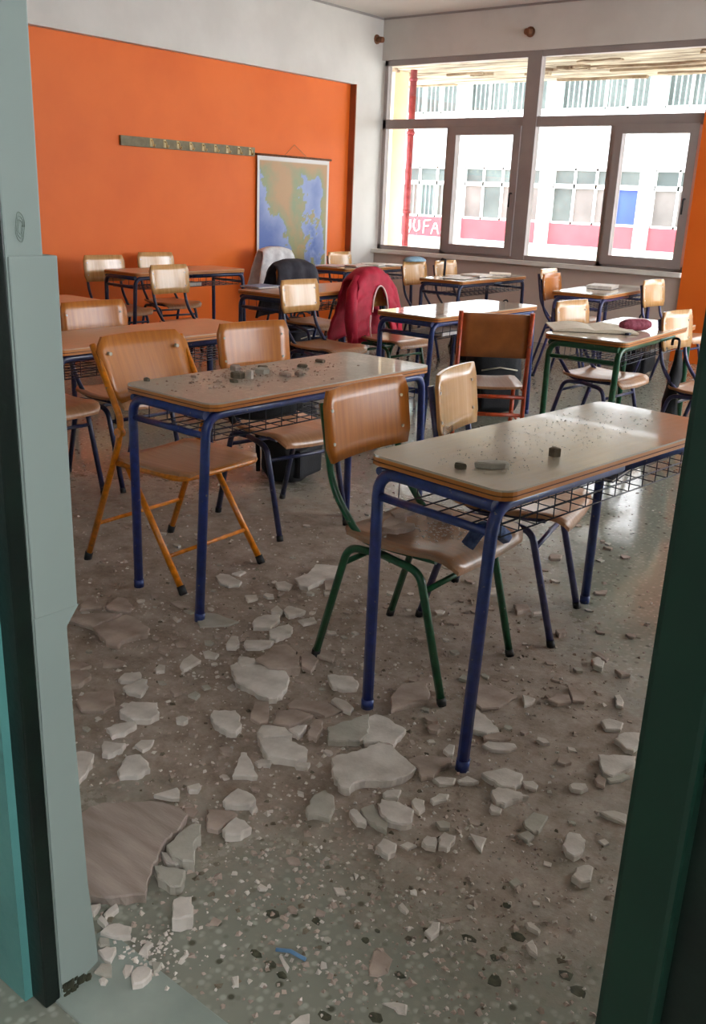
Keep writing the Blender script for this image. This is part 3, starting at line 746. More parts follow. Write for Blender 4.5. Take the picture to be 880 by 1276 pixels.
#OBJECTS2
RUBBLE = [
(0.014, 'b', 'triangular beige plaster piece beside the pale reveal, left of two touching pieces', [[-2.617,1.788],[-2.65,1.856],[-2.631,1.857],[-2.542,1.828],[-2.585,1.765]]),
(0.014, 'b', 'rounded beige plaster piece right of the small triangle behind the cracked slab', [[-2.543,1.839],[-2.579,1.919],[-2.548,1.933],[-2.489,1.913],[-2.441,1.869],[-2.456,1.854],[-2.526,1.829]]),
(0.016, 'b', 'left half of the cracked beige slab next to the pale reveal', [[-2.537,1.682],[-2.549,1.741],[-2.45,1.841],[-2.432,1.704]]),
(0.018, 'b', 'right half of the cracked beige slab, pointed towards the amber chair', [[-2.425,1.699],[-2.426,1.838],[-2.374,1.843],[-2.287,1.827],[-2.259,1.796],[-2.282,1.718],[-2.262,1.674],[-2.293,1.662]]),
(0.01, 'b', 'thin beige shard under the front edge of the row of chips by the reveal', [[-2.288,1.507],[-2.268,1.54],[-2.221,1.546],[-2.221,1.506],[-2.257,1.485]]),
(0.016, 'b', 'jagged beige lump half behind the reveal below the cracked slab', [[-2.226,1.469],[-2.202,1.516],[-2.16,1.501],[-2.141,1.442],[-2.156,1.42]]),
(0.01, 'b', None, [[-2.212,1.579],[-2.217,1.621],[-2.158,1.631],[-2.161,1.603],[-2.197,1.569]]),
(0.012, 'w', 'long white shard left of the two leg tips in the middle of the brown dust', [[-2.024,1.727],[-2.049,1.762],[-2.055,1.804],[-2.003,1.797],[-1.997,1.753],[-1.993,1.716]]),
(0.01, 'w', None, [[-2.072,1.671],[-2.079,1.692],[-2.059,1.7],[-2.033,1.675],[-2.047,1.654]]),
(0.012, 'w', 'upper of two overlapping white chips right of the reveal', [[-2.091,1.545],[-2.109,1.582],[-2.08,1.621],[-2.053,1.603],[-2.05,1.57],[-2.076,1.543]]),
(0.014, 'w', 'lower of two overlapping white chips right of the reveal', [[-2.044,1.525],[-2.039,1.596],[-2.024,1.602],[-1.987,1.568],[-1.963,1.528],[-2.013,1.514]]),
(0.008, 'g', 'grey slab lying against the foot of the middle blue desk leg', [[-2.239,1.992],[-2.276,2.04],[-2.232,2.072],[-2.125,2.082],[-2.131,2.036],[-2.192,1.963]]),
(0.008, 'b', None, [[-2.419,2.026],[-2.413,2.054],[-2.368,2.075],[-2.33,2.041],[-2.359,2.024]]),
(0.008, 'w', None, [[-2.316,1.949],[-2.314,1.962],[-2.279,1.954],[-2.279,1.938]]),
(0.01, 'w', None, [[-2.044,1.841],[-2.041,1.862],[-1.997,1.868],[-1.985,1.841],[-2.017,1.824]]),
(0.012, 'w', 'long white chip between the amber chair foot and the blue leg', [[-2.476,2.299],[-2.485,2.329],[-2.454,2.347],[-2.365,2.333],[-2.347,2.301],[-2.372,2.269],[-2.419,2.267]]),
(0.008, 'w', None, [[-2.46,2.368],[-2.457,2.418],[-2.433,2.42],[-2.422,2.374]]),
(0.01, 'w', 'white chip left of the broad slab behind the green leg', [[-2.275,2.415],[-2.256,2.453],[-2.21,2.449],[-2.191,2.404],[-2.232,2.383]]),
(0.018, 'w', 'broad white slab behind the green chair leg', [[-2.233,2.479],[-2.233,2.557],[-2.276,2.655],[-2.2,2.711],[-2.134,2.655],[-2.118,2.592],[-2.148,2.563],[-2.139,2.452],[-2.166,2.441]]),
(0.01, 'b', 'reddish broken piece touching the slab behind the green leg', [[-2.154,2.559],[-2.133,2.61],[-2.092,2.594],[-2.067,2.52],[-2.091,2.496]]),
(0.008, 'w', None, [[-2.273,2.254],[-2.243,2.288],[-2.214,2.265],[-2.224,2.222]]),
(0.012, 'w', 'small white triangle above the chips left of the green leg', [[-2.11,2.22],[-2.12,2.265],[-2.075,2.25],[-2.061,2.225],[-2.091,2.206]]),
(0.014, 'w', 'white chip pointing right, above the chip with a dark spot', [[-2.079,2.255],[-2.087,2.291],[-2.011,2.299],[-2.007,2.261],[-2.024,2.223],[-2.049,2.231]]),
(0.016, 'w', 'oblong white chip with a dark spot left of the green leg', [[-2.076,2.095],[-2.092,2.13],[-2.092,2.166],[-2.053,2.21],[-2.02,2.169],[-2.006,2.113],[-2.048,2.072]]),
(0.016, 'w', 'four sided white chip below the oblong spotted one', [[-1.996,2.092],[-1.981,2.176],[-1.956,2.17],[-1.926,2.13],[-1.928,2.058],[-1.948,2.052]]),
(0.01, 'w', None, [[-1.987,2.229],[-1.963,2.288],[-1.929,2.264],[-1.948,2.215]]),
(0.014, 'w', 'small square white lump left of the long narrow chip', [[-2.032,1.931],[-2.056,1.979],[-2.036,1.992],[-1.991,1.952],[-1.985,1.93],[-2.006,1.91]]),
(0.012, 'w', 'long narrow white chip just above the brown overlapping slab', [[-1.984,1.964],[-2.005,1.991],[-1.948,2.044],[-1.931,2.052],[-1.916,2.02],[-1.928,1.981],[-1.96,1.951]]),
(0.03, 'b', 'domed brown slab lying on top of the big white one in the centre', [[-1.861,1.892],[-1.864,1.94],[-1.887,1.997],[-1.862,2.039],[-1.802,2.017],[-1.721,1.949],[-1.746,1.914],[-1.79,1.88]]),
(0.022, 'w', 'big white slab with ragged corner under the domed brown one', [[-1.898,1.82],[-1.898,1.845],[-1.844,1.879],[-1.754,1.915],[-1.713,1.89],[-1.678,1.845],[-1.654,1.773],[-1.671,1.757],[-1.732,1.758],[-1.816,1.762]]),
(0.026, 'w', None, [[-1.89,1.842],[-1.917,1.88],[-1.871,1.902],[-1.847,1.882],[-1.864,1.836]]),
(0.01, 'b', None, [[-1.79,2.091],[-1.775,2.129],[-1.72,2.114],[-1.7,2.077],[-1.756,2.071]]),
(0.014, 'b', None, [[-1.797,2.029],[-1.806,2.074],[-1.736,2.052],[-1.703,1.976],[-1.737,1.976]]),
(0.014, 'w', 'clean white chip left of the front blue desk leg', [[-1.643,1.984],[-1.646,2.0],[-1.588,2.04],[-1.547,2.019],[-1.53,1.989],[-1.556,1.957],[-1.593,1.946]]),
(0.012, 'w', 'narrow white chip below the clean one, pointing at the blue leg foot', [[-1.544,1.885],[-1.548,1.906],[-1.506,1.913],[-1.468,1.899],[-1.456,1.869],[-1.481,1.866],[-1.519,1.88]]),
(0.012, 'b', 'large thin brown patch of plaster near the reveal above the white hexagon', [[-2.073,1.382],[-2.094,1.434],[-2.046,1.494],[-1.983,1.452],[-1.973,1.404],[-2.022,1.363]]),
(0.02, 'w', 'white six sided piece right of the thin brown patch', [[-1.934,1.426],[-1.946,1.481],[-1.887,1.525],[-1.835,1.489],[-1.831,1.459],[-1.869,1.424],[-1.918,1.418]]),
(0.014, 'w', 'tapered white chip just below the six sided piece', [[-1.89,1.35],[-1.888,1.385],[-1.864,1.429],[-1.843,1.417],[-1.834,1.368],[-1.847,1.336]]),
(0.016, 'w', 'blunt white chip below the tapered one', [[-1.829,1.29],[-1.843,1.307],[-1.79,1.34],[-1.775,1.316],[-1.781,1.274],[-1.797,1.267]]),
(0.01, 'w', None, [[-1.774,1.354],[-1.782,1.382],[-1.757,1.407],[-1.737,1.375],[-1.738,1.351]]),
(0.016, 'w', 'bell shaped white piece above the big brown slab', [[-1.706,1.245],[-1.741,1.301],[-1.719,1.331],[-1.69,1.325],[-1.652,1.307],[-1.653,1.266],[-1.683,1.234]]),
(0.016, 'w', 'white slab corner emerging from behind the pale reveal', [[-1.849,1.219],[-1.847,1.238],[-1.811,1.254],[-1.777,1.224],[-1.729,1.145],[-1.746,1.145]]),
(0.012, 'w', 'pale wedge on the back edge of the big brown slab', [[-1.566,1.246],[-1.547,1.304],[-1.536,1.303],[-1.509,1.278],[-1.518,1.268]]),
(0.04, 'B', 'very large brown plaster slab on the floor next to the pale reveal', [[-1.622,1.074],[-1.627,1.107],[-1.611,1.142],[-1.513,1.23],[-1.471,1.239],[-1.429,1.236],[-1.408,1.195],[-1.397,1.144],[-1.346,1.06],[-1.295,1.0],[-1.33,0.962],[-1.385,0.913],[-1.509,0.993]]),
(0.03, 'g', 'grey green slab leaning out from under the big brown slab', [[-1.379,1.127],[-1.395,1.189],[-1.396,1.217],[-1.379,1.23],[-1.35,1.204],[-1.342,1.177],[-1.292,1.132],[-1.313,1.117],[-1.344,1.114]]),
(0.012, 'w', None, [[-1.532,1.322],[-1.521,1.353],[-1.509,1.349],[-1.499,1.329],[-1.515,1.314]]),
(0.02, 'w', 'rounded white piece in the centre of the bare brown dust', [[-1.732,1.584],[-1.744,1.607],[-1.695,1.648],[-1.663,1.635],[-1.621,1.596],[-1.613,1.568],[-1.633,1.553],[-1.683,1.557]]),
(0.012, 'b', 'reddish brown block left of the long brown strips', [[-1.661,1.669],[-1.7,1.73],[-1.675,1.76],[-1.596,1.675],[-1.606,1.653],[-1.646,1.656]]),
(0.01, 'b', 'upper long brown strip behind the white slab cluster', [[-1.623,1.778],[-1.627,1.817],[-1.552,1.869],[-1.482,1.867],[-1.5,1.809],[-1.551,1.803],[-1.604,1.77]]),
(0.012, 'b', 'lower long brown strip behind the white slab cluster', [[-1.581,1.677],[-1.62,1.734],[-1.584,1.778],[-1.526,1.787],[-1.528,1.732],[-1.539,1.7]]),
(0.03, 'w', 'upper white slab of the stacked pair in the centre', [[-1.557,1.595],[-1.577,1.63],[-1.522,1.665],[-1.483,1.653],[-1.505,1.618],[-1.53,1.589]]),
(0.024, 'w', 'lower white slab of the stacked pair, its top cracked across', [[-1.57,1.603],[-1.546,1.612],[-1.481,1.636],[-1.411,1.634],[-1.384,1.601],[-1.398,1.574],[-1.465,1.536],[-1.5,1.552]]),
(0.018, 'b', None, [[-1.477,1.708],[-1.502,1.756],[-1.49,1.781],[-1.458,1.751],[-1.435,1.695],[-1.456,1.689]]),
(0.018, 'w', None, [[-1.523,1.678],[-1.516,1.711],[-1.5,1.731],[-1.483,1.696],[-1.481,1.673],[-1.501,1.673]]),
(0.02, 'g', 'broad buff slab behind the largest central white slab', [[-1.448,1.756],[-1.405,1.888],[-1.343,1.809],[-1.338,1.763],[-1.385,1.72],[-1.405,1.708]]),
(0.016, 'w', 'tall triangular white chip with cut top', [[-1.479,1.425],[-1.538,1.513],[-1.525,1.523],[-1.482,1.499],[-1.43,1.467]]),
(0.018, 'w', 'white gable shaped chip below the tall triangular one', [[-1.418,1.334],[-1.426,1.362],[-1.428,1.395],[-1.386,1.403],[-1.361,1.391],[-1.36,1.368],[-1.402,1.327]]),
(0.016, 'b', 'flat reddish brown piece left of the white arrow shaped chip', [[-1.424,1.289],[-1.392,1.318],[-1.359,1.327],[-1.354,1.293],[-1.35,1.255],[-1.374,1.243]]),
(0.022, 'w', 'white arrow shaped chip beside the flat reddish piece', [[-1.337,1.256],[-1.347,1.31],[-1.321,1.314],[-1.292,1.307],[-1.293,1.274],[-1.32,1.249]]),
(0.012, 'w', None, [[-1.359,1.365],[-1.356,1.385],[-1.341,1.377],[-1.341,1.358]]),
(0.018, 'g', 'ragged greenish white slab left of the small chip cluster', [[-1.247,1.441],[-1.272,1.502],[-1.264,1.534],[-1.231,1.529],[-1.201,1.497],[-1.186,1.459],[-1.214,1.449],[-1.23,1.431]]),
(0.012, 'w', None, [[-1.486,1.51],[-1.482,1.533],[-1.458,1.549],[-1.446,1.529],[-1.468,1.506]]),
(0.012, 'w', None, [[-1.404,1.574],[-1.404,1.587],[-1.375,1.605],[-1.364,1.582],[-1.39,1.566]]),
(0.026, 'w', 'largest white slab in the centre, left of the nearest blue leg', [[-1.334,1.638],[-1.334,1.657],[-1.308,1.712],[-1.29,1.784],[-1.259,1.797],[-1.149,1.758],[-1.143,1.727],[-1.159,1.672],[-1.211,1.624],[-1.223,1.596],[-1.217,1.568],[-1.238,1.559],[-1.29,1.593]]),
(0.016, 'w', 'white slab touching the back of the largest central one', [[-1.411,1.859],[-1.399,1.908],[-1.368,1.914],[-1.283,1.899],[-1.272,1.86],[-1.261,1.809],[-1.301,1.799],[-1.328,1.768]]),
(0.014, 'b', 'flat brown slab behind the green chair leg', [[-1.424,2.013],[-1.447,2.099],[-1.415,2.18],[-1.347,2.109],[-1.33,2.069],[-1.359,2.018],[-1.376,1.953]]),
(0.012, 'w', 'clean white trapezoid left of the farther blue leg foot', [[-1.649,1.992],[-1.601,2.028],[-1.553,2.022],[-1.532,1.991],[-1.586,1.944]]),
(0.014, 'b', 'brown forked slab at the foot of the nearest blue leg', [[-1.199,1.787],[-1.182,1.828],[-1.117,1.872],[-1.1,1.852],[-1.109,1.813],[-1.101,1.766],[-1.121,1.742],[-1.153,1.773]]),
(0.02, 'w', 'bright white block in the small cluster below the largest slab', [[-1.129,1.571],[-1.137,1.594],[-1.1,1.617],[-1.053,1.614],[-1.029,1.573],[-1.043,1.548],[-1.066,1.54],[-1.1,1.545]]),
(0.014, 'g', 'thin grey flake tucked under the bright white block', [[-1.156,1.536],[-1.145,1.573],[-1.1,1.546],[-1.074,1.539],[-1.057,1.512],[-1.084,1.51],[-1.122,1.516]]),
(0.014, 'w', 'slanting white stub left of the bright white block', [[-1.169,1.509],[-1.171,1.528],[-1.149,1.527],[-1.122,1.516],[-1.108,1.498],[-1.128,1.49]]),
(0.012, 'w', None, [[-1.157,1.627],[-1.158,1.646],[-1.13,1.669],[-1.116,1.636],[-1.142,1.618]]),
(0.012, 'w', None, [[-1.085,1.648],[-1.086,1.666],[-1.063,1.674],[-1.043,1.648],[-1.043,1.622],[-1.065,1.628]]),
(0.01, 'w', None, [[-1.057,1.688],[-1.054,1.724],[-1.033,1.738],[-1.025,1.717],[-1.041,1.679]]),
(0.01, 'w', None, [[-1.101,1.762],[-1.094,1.783],[-1.058,1.807],[-1.047,1.782],[-1.074,1.754]]),
(0.01, 'w', 'thin white flake under the foot of the nearest blue leg', [[-1.051,1.802],[-1.042,1.834],[-1.006,1.835],[-1.013,1.817],[-1.041,1.796]]),
(0.012, 'w', None, [[-1.154,1.89],[-1.158,1.926],[-1.144,1.932],[-1.121,1.888],[-1.127,1.88]]),
(0.016, 'w', 'white corner piece hard against the right of the nearest blue leg', [[-1.209,2.107],[-1.195,2.128],[-1.163,2.119],[-1.088,2.072],[-1.107,2.038],[-1.153,2.019]]),
(0.012, 'b', 'flat brown slab behind the nearest blue leg', [[-1.259,2.197],[-1.288,2.254],[-1.247,2.292],[-1.153,2.287],[-1.157,2.188],[-1.193,2.147],[-1.234,2.163]]),
(0.01, 'b', None, [[-1.113,2.027],[-1.095,2.072],[-1.047,2.067],[-1.066,2.036],[-1.1,2.012]]),
(0.01, 'w', 'long thin white bar right of the nearest blue leg', [[-1.09,1.986],[-1.09,2.011],[-1.026,2.052],[-1.012,2.039],[-1.02,2.011],[-1.059,1.982]]),
(0.018, 'w', 'white leaf shaped slab right of the nearest blue leg foot', [[-1.016,1.859],[-0.982,1.922],[-0.935,1.928],[-0.916,1.892],[-0.919,1.864],[-0.948,1.845],[-0.987,1.851]]),
(0.016, 'w', 'white wedge with a point to the right, under the leaf shaped slab', [[-0.96,1.815],[-0.955,1.837],[-0.924,1.853],[-0.876,1.858],[-0.897,1.816],[-0.904,1.789],[-0.922,1.777],[-0.942,1.792]]),
(0.01, 'w', None, [[-1.147,2.306],[-1.125,2.31],[-1.106,2.312],[-1.1,2.277],[-1.11,2.252]]),
(0.012, 'b', 'brown flake right of the thin bar with a paler one behind', [[-1.075,2.328],[-1.074,2.378],[-1.04,2.401],[-1.016,2.367],[-1.041,2.327]]),
(0.012, 'b', None, [[-1.073,2.454],[-1.051,2.45],[-0.994,2.428],[-0.987,2.394],[-1.016,2.374]]),
(0.01, 'w', None, [[-0.937,2.494],[-0.929,2.513],[-0.9,2.479],[-0.888,2.443],[-0.907,2.441]]),
(0.012, 'w', None, [[-0.903,2.324],[-0.89,2.355],[-0.849,2.36],[-0.839,2.318],[-0.873,2.291]]),
(0.016, 'w', 'white piece with a point, nearest the dark green frame, upper of two', [[-0.832,2.253],[-0.826,2.307],[-0.791,2.335],[-0.769,2.283],[-0.764,2.231],[-0.785,2.227]]),
(0.018, 'w', 'white shield shaped slab beside the dark green frame', [[-0.829,2.146],[-0.748,2.207],[-0.736,2.178],[-0.748,2.117],[-0.756,2.079],[-0.78,2.076],[-0.804,2.103]]),
(0.01, 'b', None, [[-0.792,2.044],[-0.788,2.072],[-0.766,2.067],[-0.755,2.031],[-0.776,2.029]]),
(0.01, 'g', 'buff strip under the shield shaped slab', [[-0.768,2.066],[-0.745,2.124],[-0.725,2.123],[-0.734,2.087],[-0.754,2.058]]),
(0.012, 'w', 'oval white chip alone left of the shield shaped slab', [[-0.827,1.973],[-0.822,1.991],[-0.796,2.007],[-0.783,1.996],[-0.79,1.972],[-0.813,1.962]]),
(0.01, 'w', None, [[-0.927,1.909],[-0.904,1.932],[-0.885,1.924],[-0.879,1.901],[-0.906,1.893]]),
(0.012, 'g', 'buff four sided chip below the white wedge', [[-0.841,1.763],[-0.839,1.812],[-0.804,1.823],[-0.794,1.77],[-0.8,1.741],[-0.826,1.746]]),
(0.012, 'w', 'white flake half behind the dark green frame', [[-0.718,1.922],[-0.695,1.952],[-0.665,1.959],[-0.652,1.924],[-0.677,1.922]]),
(0.01, 'w', None, [[-0.929,1.755],[-0.935,1.775],[-0.903,1.774],[-0.898,1.757],[-0.917,1.745]]),
(0.024, 'g', 'blocky grey chip right of the big brown slab corner', [[-1.355,1.072],[-1.33,1.087],[-1.293,1.108],[-1.275,1.09],[-1.262,1.068],[-1.279,1.053],[-1.318,1.051]]),
(0.016, 'w', None, [[-1.386,1.118],[-1.364,1.125],[-1.331,1.127],[-1.328,1.11],[-1.35,1.102]]),
(0.034, 'w', 'cube like white block alone below the big brown slab', [[-1.235,1.025],[-1.232,1.041],[-1.214,1.055],[-1.17,1.018],[-1.182,0.998],[-1.197,0.988]]),
(0.012, 'w', None, [[-1.367,0.9],[-1.368,0.917],[-1.356,0.935],[-1.346,0.919],[-1.343,0.908]]),
(0.012, 'w', None, [[-1.328,0.921],[-1.334,0.936],[-1.333,0.958],[-1.318,0.951],[-1.314,0.93],[-1.317,0.917]]),
(0.014, 'w', 'flat white chip in the little heap by the wall foot', [[-1.29,0.885],[-1.295,0.907],[-1.283,0.924],[-1.256,0.935],[-1.238,0.919],[-1.262,0.895]]),
(0.012, 'w', None, [[-1.325,0.903],[-1.331,0.918],[-1.3,0.912],[-1.298,0.902]]),
(0.012, 'g', None, [[-1.282,0.876],[-1.268,0.888],[-1.251,0.878],[-1.26,0.863],[-1.273,0.865]]),
(0.014, 'w', None, [[-1.255,0.853],[-1.252,0.871],[-1.237,0.882],[-1.224,0.868],[-1.214,0.852],[-1.227,0.847]]),
(0.012, 'g', None, [[-1.219,0.818],[-1.225,0.839],[-1.209,0.85],[-1.187,0.834],[-1.197,0.824]]),
(0.012, 'w', None, [[-1.197,0.812],[-1.196,0.821],[-1.184,0.823],[-1.18,0.814],[-1.187,0.809]]),
(0.018, 'w', 'bluish white block on the edge of the marble threshold', [[-1.16,0.856],[-1.164,0.873],[-1.147,0.889],[-1.129,0.881],[-1.125,0.856],[-1.135,0.841]]),
(0.01, 'w', None, [[-1.183,0.855],[-1.191,0.868],[-1.178,0.877],[-1.166,0.861],[-1.166,0.848]]),
(0.012, 'g', None, [[-1.158,0.904],[-1.142,0.917],[-1.131,0.899],[-1.133,0.888]]),
(0.008, 'w', None, [[-1.195,0.902],[-1.202,0.914],[-1.209,0.937],[-1.195,0.939],[-1.191,0.924],[-1.175,0.909]]),
(0.006, 'w', None, [[-1.127,0.946],[-1.13,0.962],[-1.123,0.965],[-1.122,0.95]]),
(0.016, 'w', 'white pentagon chip in a row of four, leftmost', [[-1.045,1.454],[-1.048,1.486],[-1.012,1.49],[-0.997,1.465],[-1.001,1.443],[-1.019,1.443]]),
(0.014, 'w', 'small white square chip in the row of four', [[-0.974,1.534],[-0.98,1.564],[-0.96,1.573],[-0.939,1.54],[-0.96,1.53]]),
(0.014, 'w', 'white five sided chip right of the small square one', [[-0.937,1.548],[-0.956,1.576],[-0.957,1.602],[-0.929,1.607],[-0.921,1.588],[-0.918,1.555]]),
(0.008, 'w', 'white arrowhead chip at the right end of the row of four', [[-0.915,1.644],[-0.9,1.65],[-0.875,1.656],[-0.858,1.606],[-0.879,1.617]]),
(0.008, 'w', None, [[-1.01,1.499],[-1.005,1.523],[-0.98,1.526],[-0.988,1.5]]),
(0.012, 'g', 'thin buff double chip above the bare terrazzo', [[-0.834,1.757],[-0.836,1.813],[-0.804,1.82],[-0.793,1.754],[-0.814,1.748]]),
(0.01, 'g', None, [[-0.827,1.713],[-0.817,1.745],[-0.793,1.735],[-0.795,1.706]]),
(0.016, 'w', 'upper of two lone white lumps near the dark green frame', [[-0.726,1.741],[-0.737,1.797],[-0.715,1.808],[-0.694,1.796],[-0.68,1.75],[-0.686,1.722],[-0.708,1.725]]),
(0.018, 'w', 'lower of two lone white lumps near the dark green frame', [[-0.661,1.659],[-0.667,1.69],[-0.657,1.711],[-0.637,1.717],[-0.622,1.671],[-0.635,1.652]]),
(0.012, 'w', 'small bright white lump on the clean terrazzo in the foreground', [[-0.812,1.313],[-0.816,1.348],[-0.803,1.356],[-0.789,1.333],[-0.792,1.308]]),
(0.008, 'w', None, [[-0.898,1.341],[-0.897,1.354],[-0.873,1.346],[-0.872,1.335],[-0.886,1.335]]),
(0.01, 'w', None, [[-0.673,1.475],[-0.665,1.484],[-0.637,1.476],[-0.636,1.466],[-0.661,1.465]]),
(0.01, 'w', 'bean shaped white chip in the right foreground', [[-0.642,1.422],[-0.638,1.442],[-0.619,1.428],[-0.608,1.408],[-0.627,1.41]]),
(0.004, 'b', 'thin pinkish flake of plaster in the foreground', [[-0.84,1.167],[-0.862,1.212],[-0.85,1.227],[-0.821,1.22],[-0.807,1.187],[-0.816,1.166],[-0.83,1.158]]),
(0.004, 'w', None, [[-0.773,1.122],[-0.758,1.14],[-0.735,1.151],[-0.723,1.13],[-0.736,1.123],[-0.749,1.127]]),
(0.003, 'b', None, [[-0.82,1.365],[-0.782,1.409],[-0.778,1.397],[-0.8,1.365]]),
(0.006, 'w', None, [[-1.158,1.188],[-1.161,1.201],[-1.138,1.201],[-1.136,1.192],[-1.147,1.184]]),
(0.006, 'w', None, [[-0.866,0.975],[-0.867,1.002],[-0.856,1.017],[-0.84,0.998]]),
(0.005, 'w', None, [[-1.024,0.982],[-1.015,0.994],[-0.996,0.976],[-1.003,0.97]]),
(0.004, 'w', None, [[-0.993,1.081],[-0.988,1.085],[-0.958,1.074],[-0.951,1.06],[-0.969,1.068]]),
(0.006, 'w', None, [[-1.033,1.36],[-1.02,1.362],[-1.016,1.347]]),
(0.004, 'b', None, [[-1.155,1.045],[-1.164,1.068],[-1.142,1.072],[-1.139,1.057]]),
(0.014, 'b', None, [[-1.648,3.416],[-1.653,3.452],[-1.611,3.47],[-1.598,3.427],[-1.629,3.397]]),
(0.014, 'b', None, [[-1.503,2.871],[-1.465,2.908],[-1.435,2.875],[-1.456,2.818]]),
(0.016, 'b', None, [[-1.285,2.781],[-1.263,2.813],[-1.245,2.786],[-1.256,2.754]]),
(0.018, 'w', 'small white lump with a brown shard behind it, right of the violet leg', [[-1.092,2.659],[-1.082,2.684],[-1.051,2.669],[-1.038,2.625],[-1.068,2.624]]),
(0.008, 'b', None, [[-1.123,2.725],[-1.101,2.741],[-1.056,2.72],[-1.054,2.693]]),
(0.01, 'b', None, [[-1.344,3.207],[-1.309,3.256],[-1.297,3.213],[-1.327,3.189]]),
(0.012, 'b', None, [[-1.007,2.65],[-0.988,2.66],[-0.955,2.654],[-0.974,2.628]]),
(0.008, 'b', None, [[-1.134,2.46],[-1.098,2.477],[-1.1,2.461],[-1.127,2.453]]),
(0.012, 'w', None, [[-1.418,2.861],[-1.387,2.915],[-1.374,2.899],[-1.407,2.847]]),
(0.014, 'w', 'flat whitish piece left of the straight green chair leg', [[-1.675,2.912],[-1.624,2.975],[-1.591,2.927],[-1.633,2.859]]),
]
# ------------------------------------------------------------------ broken plaster on the floor
def densify(pts, step, jit, rr):
    out = []
    n = len(pts)
    for i in range(n):
        a = Vector(pts[i]); b = Vector(pts[(i + 1) % n]); out.append(a)
        k = min(14, int((b - a).length / step))
        d = (b - a); nr = Vector((-d.y, d.x)).normalized() if d.length > 0 else Vector((0, 0))
        for j in range(1, k + 1):
            out.append(a + d * (j / (k + 1)) + nr * rr.uniform(-jit, jit))
    return out
def shard_mesh(pts, t, rr, step=0.022, jit=0.0022, ch=0.003):
    n0 = len(pts); cx = sum(p[0] for p in pts) / n0; cy = sum(p[1] for p in pts) / n0
    q = densify([(x - cx, y - cy) for x, y in pts], step, jit, rr)
    bm = bmesh.new(); n = len(q)
    tilt = (rr.uniform(-0.02, 0.02), rr.uniform(-0.02, 0.02))
    def top(x, y): return t + tilt[0] * x + tilt[1] * y
    r0 = [bm.verts.new((p.x * rr.uniform(0.93, 1.0), p.y * rr.uniform(0.93, 1.0), 0.0)) for p in q]
    r1 = [bm.verts.new((p.x, p.y, top(p.x, p.y) - ch * rr.uniform(0.6, 1.6))) for p in q]
    r2 = []
    for p in q:
        L = max(p.length, 1e-4); s = 1 - ch * rr.uniform(0.5, 1.5) / L
        r2.append(bm.verts.new((p.x * s, p.y * s, top(p.x, p.y))))
    bm.faces.new(r0[::-1]); bm.faces.new(r2)
    for a, b in ((r0, r1), (r1, r2)):
        for i in range(n): bm.faces.new((a[i], a[(i + 1) % n], b[(i + 1) % n], b[i]))
    return bm, cx, cy
TONE = {'w': 'plaster_w', 'b': 'plaster_b', 'g': 'plaster_g', 'B': 'slab_brown', 's': 'stone'}
MAT['slab_brown'] = mottled('brush_streaked_brown_plaster', (150, 134, 124), (176, 160, 150), 5, 0.85, 0.3, (1, 6, 1))
WORD = {'plaster_w': 'white', 'plaster_b': 'brown', 'plaster_g': 'buff', 'slab_brown': 'brown'}
def chip_tag(o, x, y):
    m = WORD[[k for k in WORD if MAT[k] == o.data.materials[0]][0]]
    if y < 1.25: zone = ('by the foot of the pale reveal' if x < -0.98 else 'on the bare terrazzo in the foreground')
    elif x < -2.25: zone = 'around the amber chair and littered desk'
    elif y > 2.45: zone = 'on the cleaner floor behind the nearest desk'
    elif x < -1.55: zone = 'in the brown dust between the two front desks'
    elif y > 1.75: zone = 'under the nearest desk and the green chair'
    else: zone = 'in front of the nearest blue desk leg'
    tag(o, 'small plain %s plaster chip %s' % (m, zone), 'plaster piece', 'small plaster chips ' + zone)
for t, tone, lab, pts in RUBBLE:
    bm, cx, cy = shard_mesh(pts, t if tone != 'B' else 0.026, rnd, 0.016 if t >= 0.014 else 0.03, 0.0032 if t >= 0.014 else 0.002)
    big = t >= 0.014
    o = link('plaster_slab' if (lab and t >= 0.018) else 'plaster_chip', bm, TONE[tone], loc=(cx, cy, 0))
    if lab: tag(o, lab, 'plaster piece')
    else: chip_tag(o, cx, cy)
    if tone == 'B':
        # broken lower layer showing as a thin ragged lip under the slab
        pass
def small_poly(r, rr, k=None):
    k = k or rr.randint(4, 6); a0 = rr.uniform(0, 6.3); st = rr.uniform(0.55, 1.0)
    return [(r * math.cos(a0 + 2 * PI * i / k) * rr.uniform(0.7, 1.25), r * st * math.sin(a0 + 2 * PI * i / k) * rr.uniform(0.7, 1.25)) for i in range(k)]
placed = [(sum(p[0] for p in q[3]) / len(q[3]), sum(p[1] for p in q[3]) / len(q[3]), 0.035) for q in RUBBLE]
cnt = 0
while cnt < 225:
    u = rnd.random()
    if u < 0.6: x, y = rnd.gauss(-1.75, 0.55), rnd.gauss(1.95, 0.5)
    elif u < 0.85: x, y = rnd.uniform(-3.6, -0.5), rnd.uniform(1.0, 4.2)
    else: x, y = rnd.gauss(-1.1, 0.35), rnd.gauss(1.35, 0.25)
    if x < -1.22 and y < 0.95 or y < 0.93 or x > -0.35: continue
    if any((x - a) ** 2 + (y - b) ** 2 < (c + 0.025) ** 2 for a, b, c in placed): continue
    r = rnd.uniform(0.009, 0.024) * (1.0 if y > 1.5 else 0.75)
    bm, cx, cy = shard_mesh([(x + a, y + b) for a, b in small_poly(r, rnd)], r * rnd.uniform(0.25, 0.6), rnd, 9, 0, 0.0015)
    o = link('plaster_chip', bm, rnd.choice(['plaster_w', 'plaster_g', 'plaster_b', 'plaster_b']), loc=(cx, cy, 0))
    chip_tag(o, cx, cy)
    placed.append((x, y, r)); cnt += 1
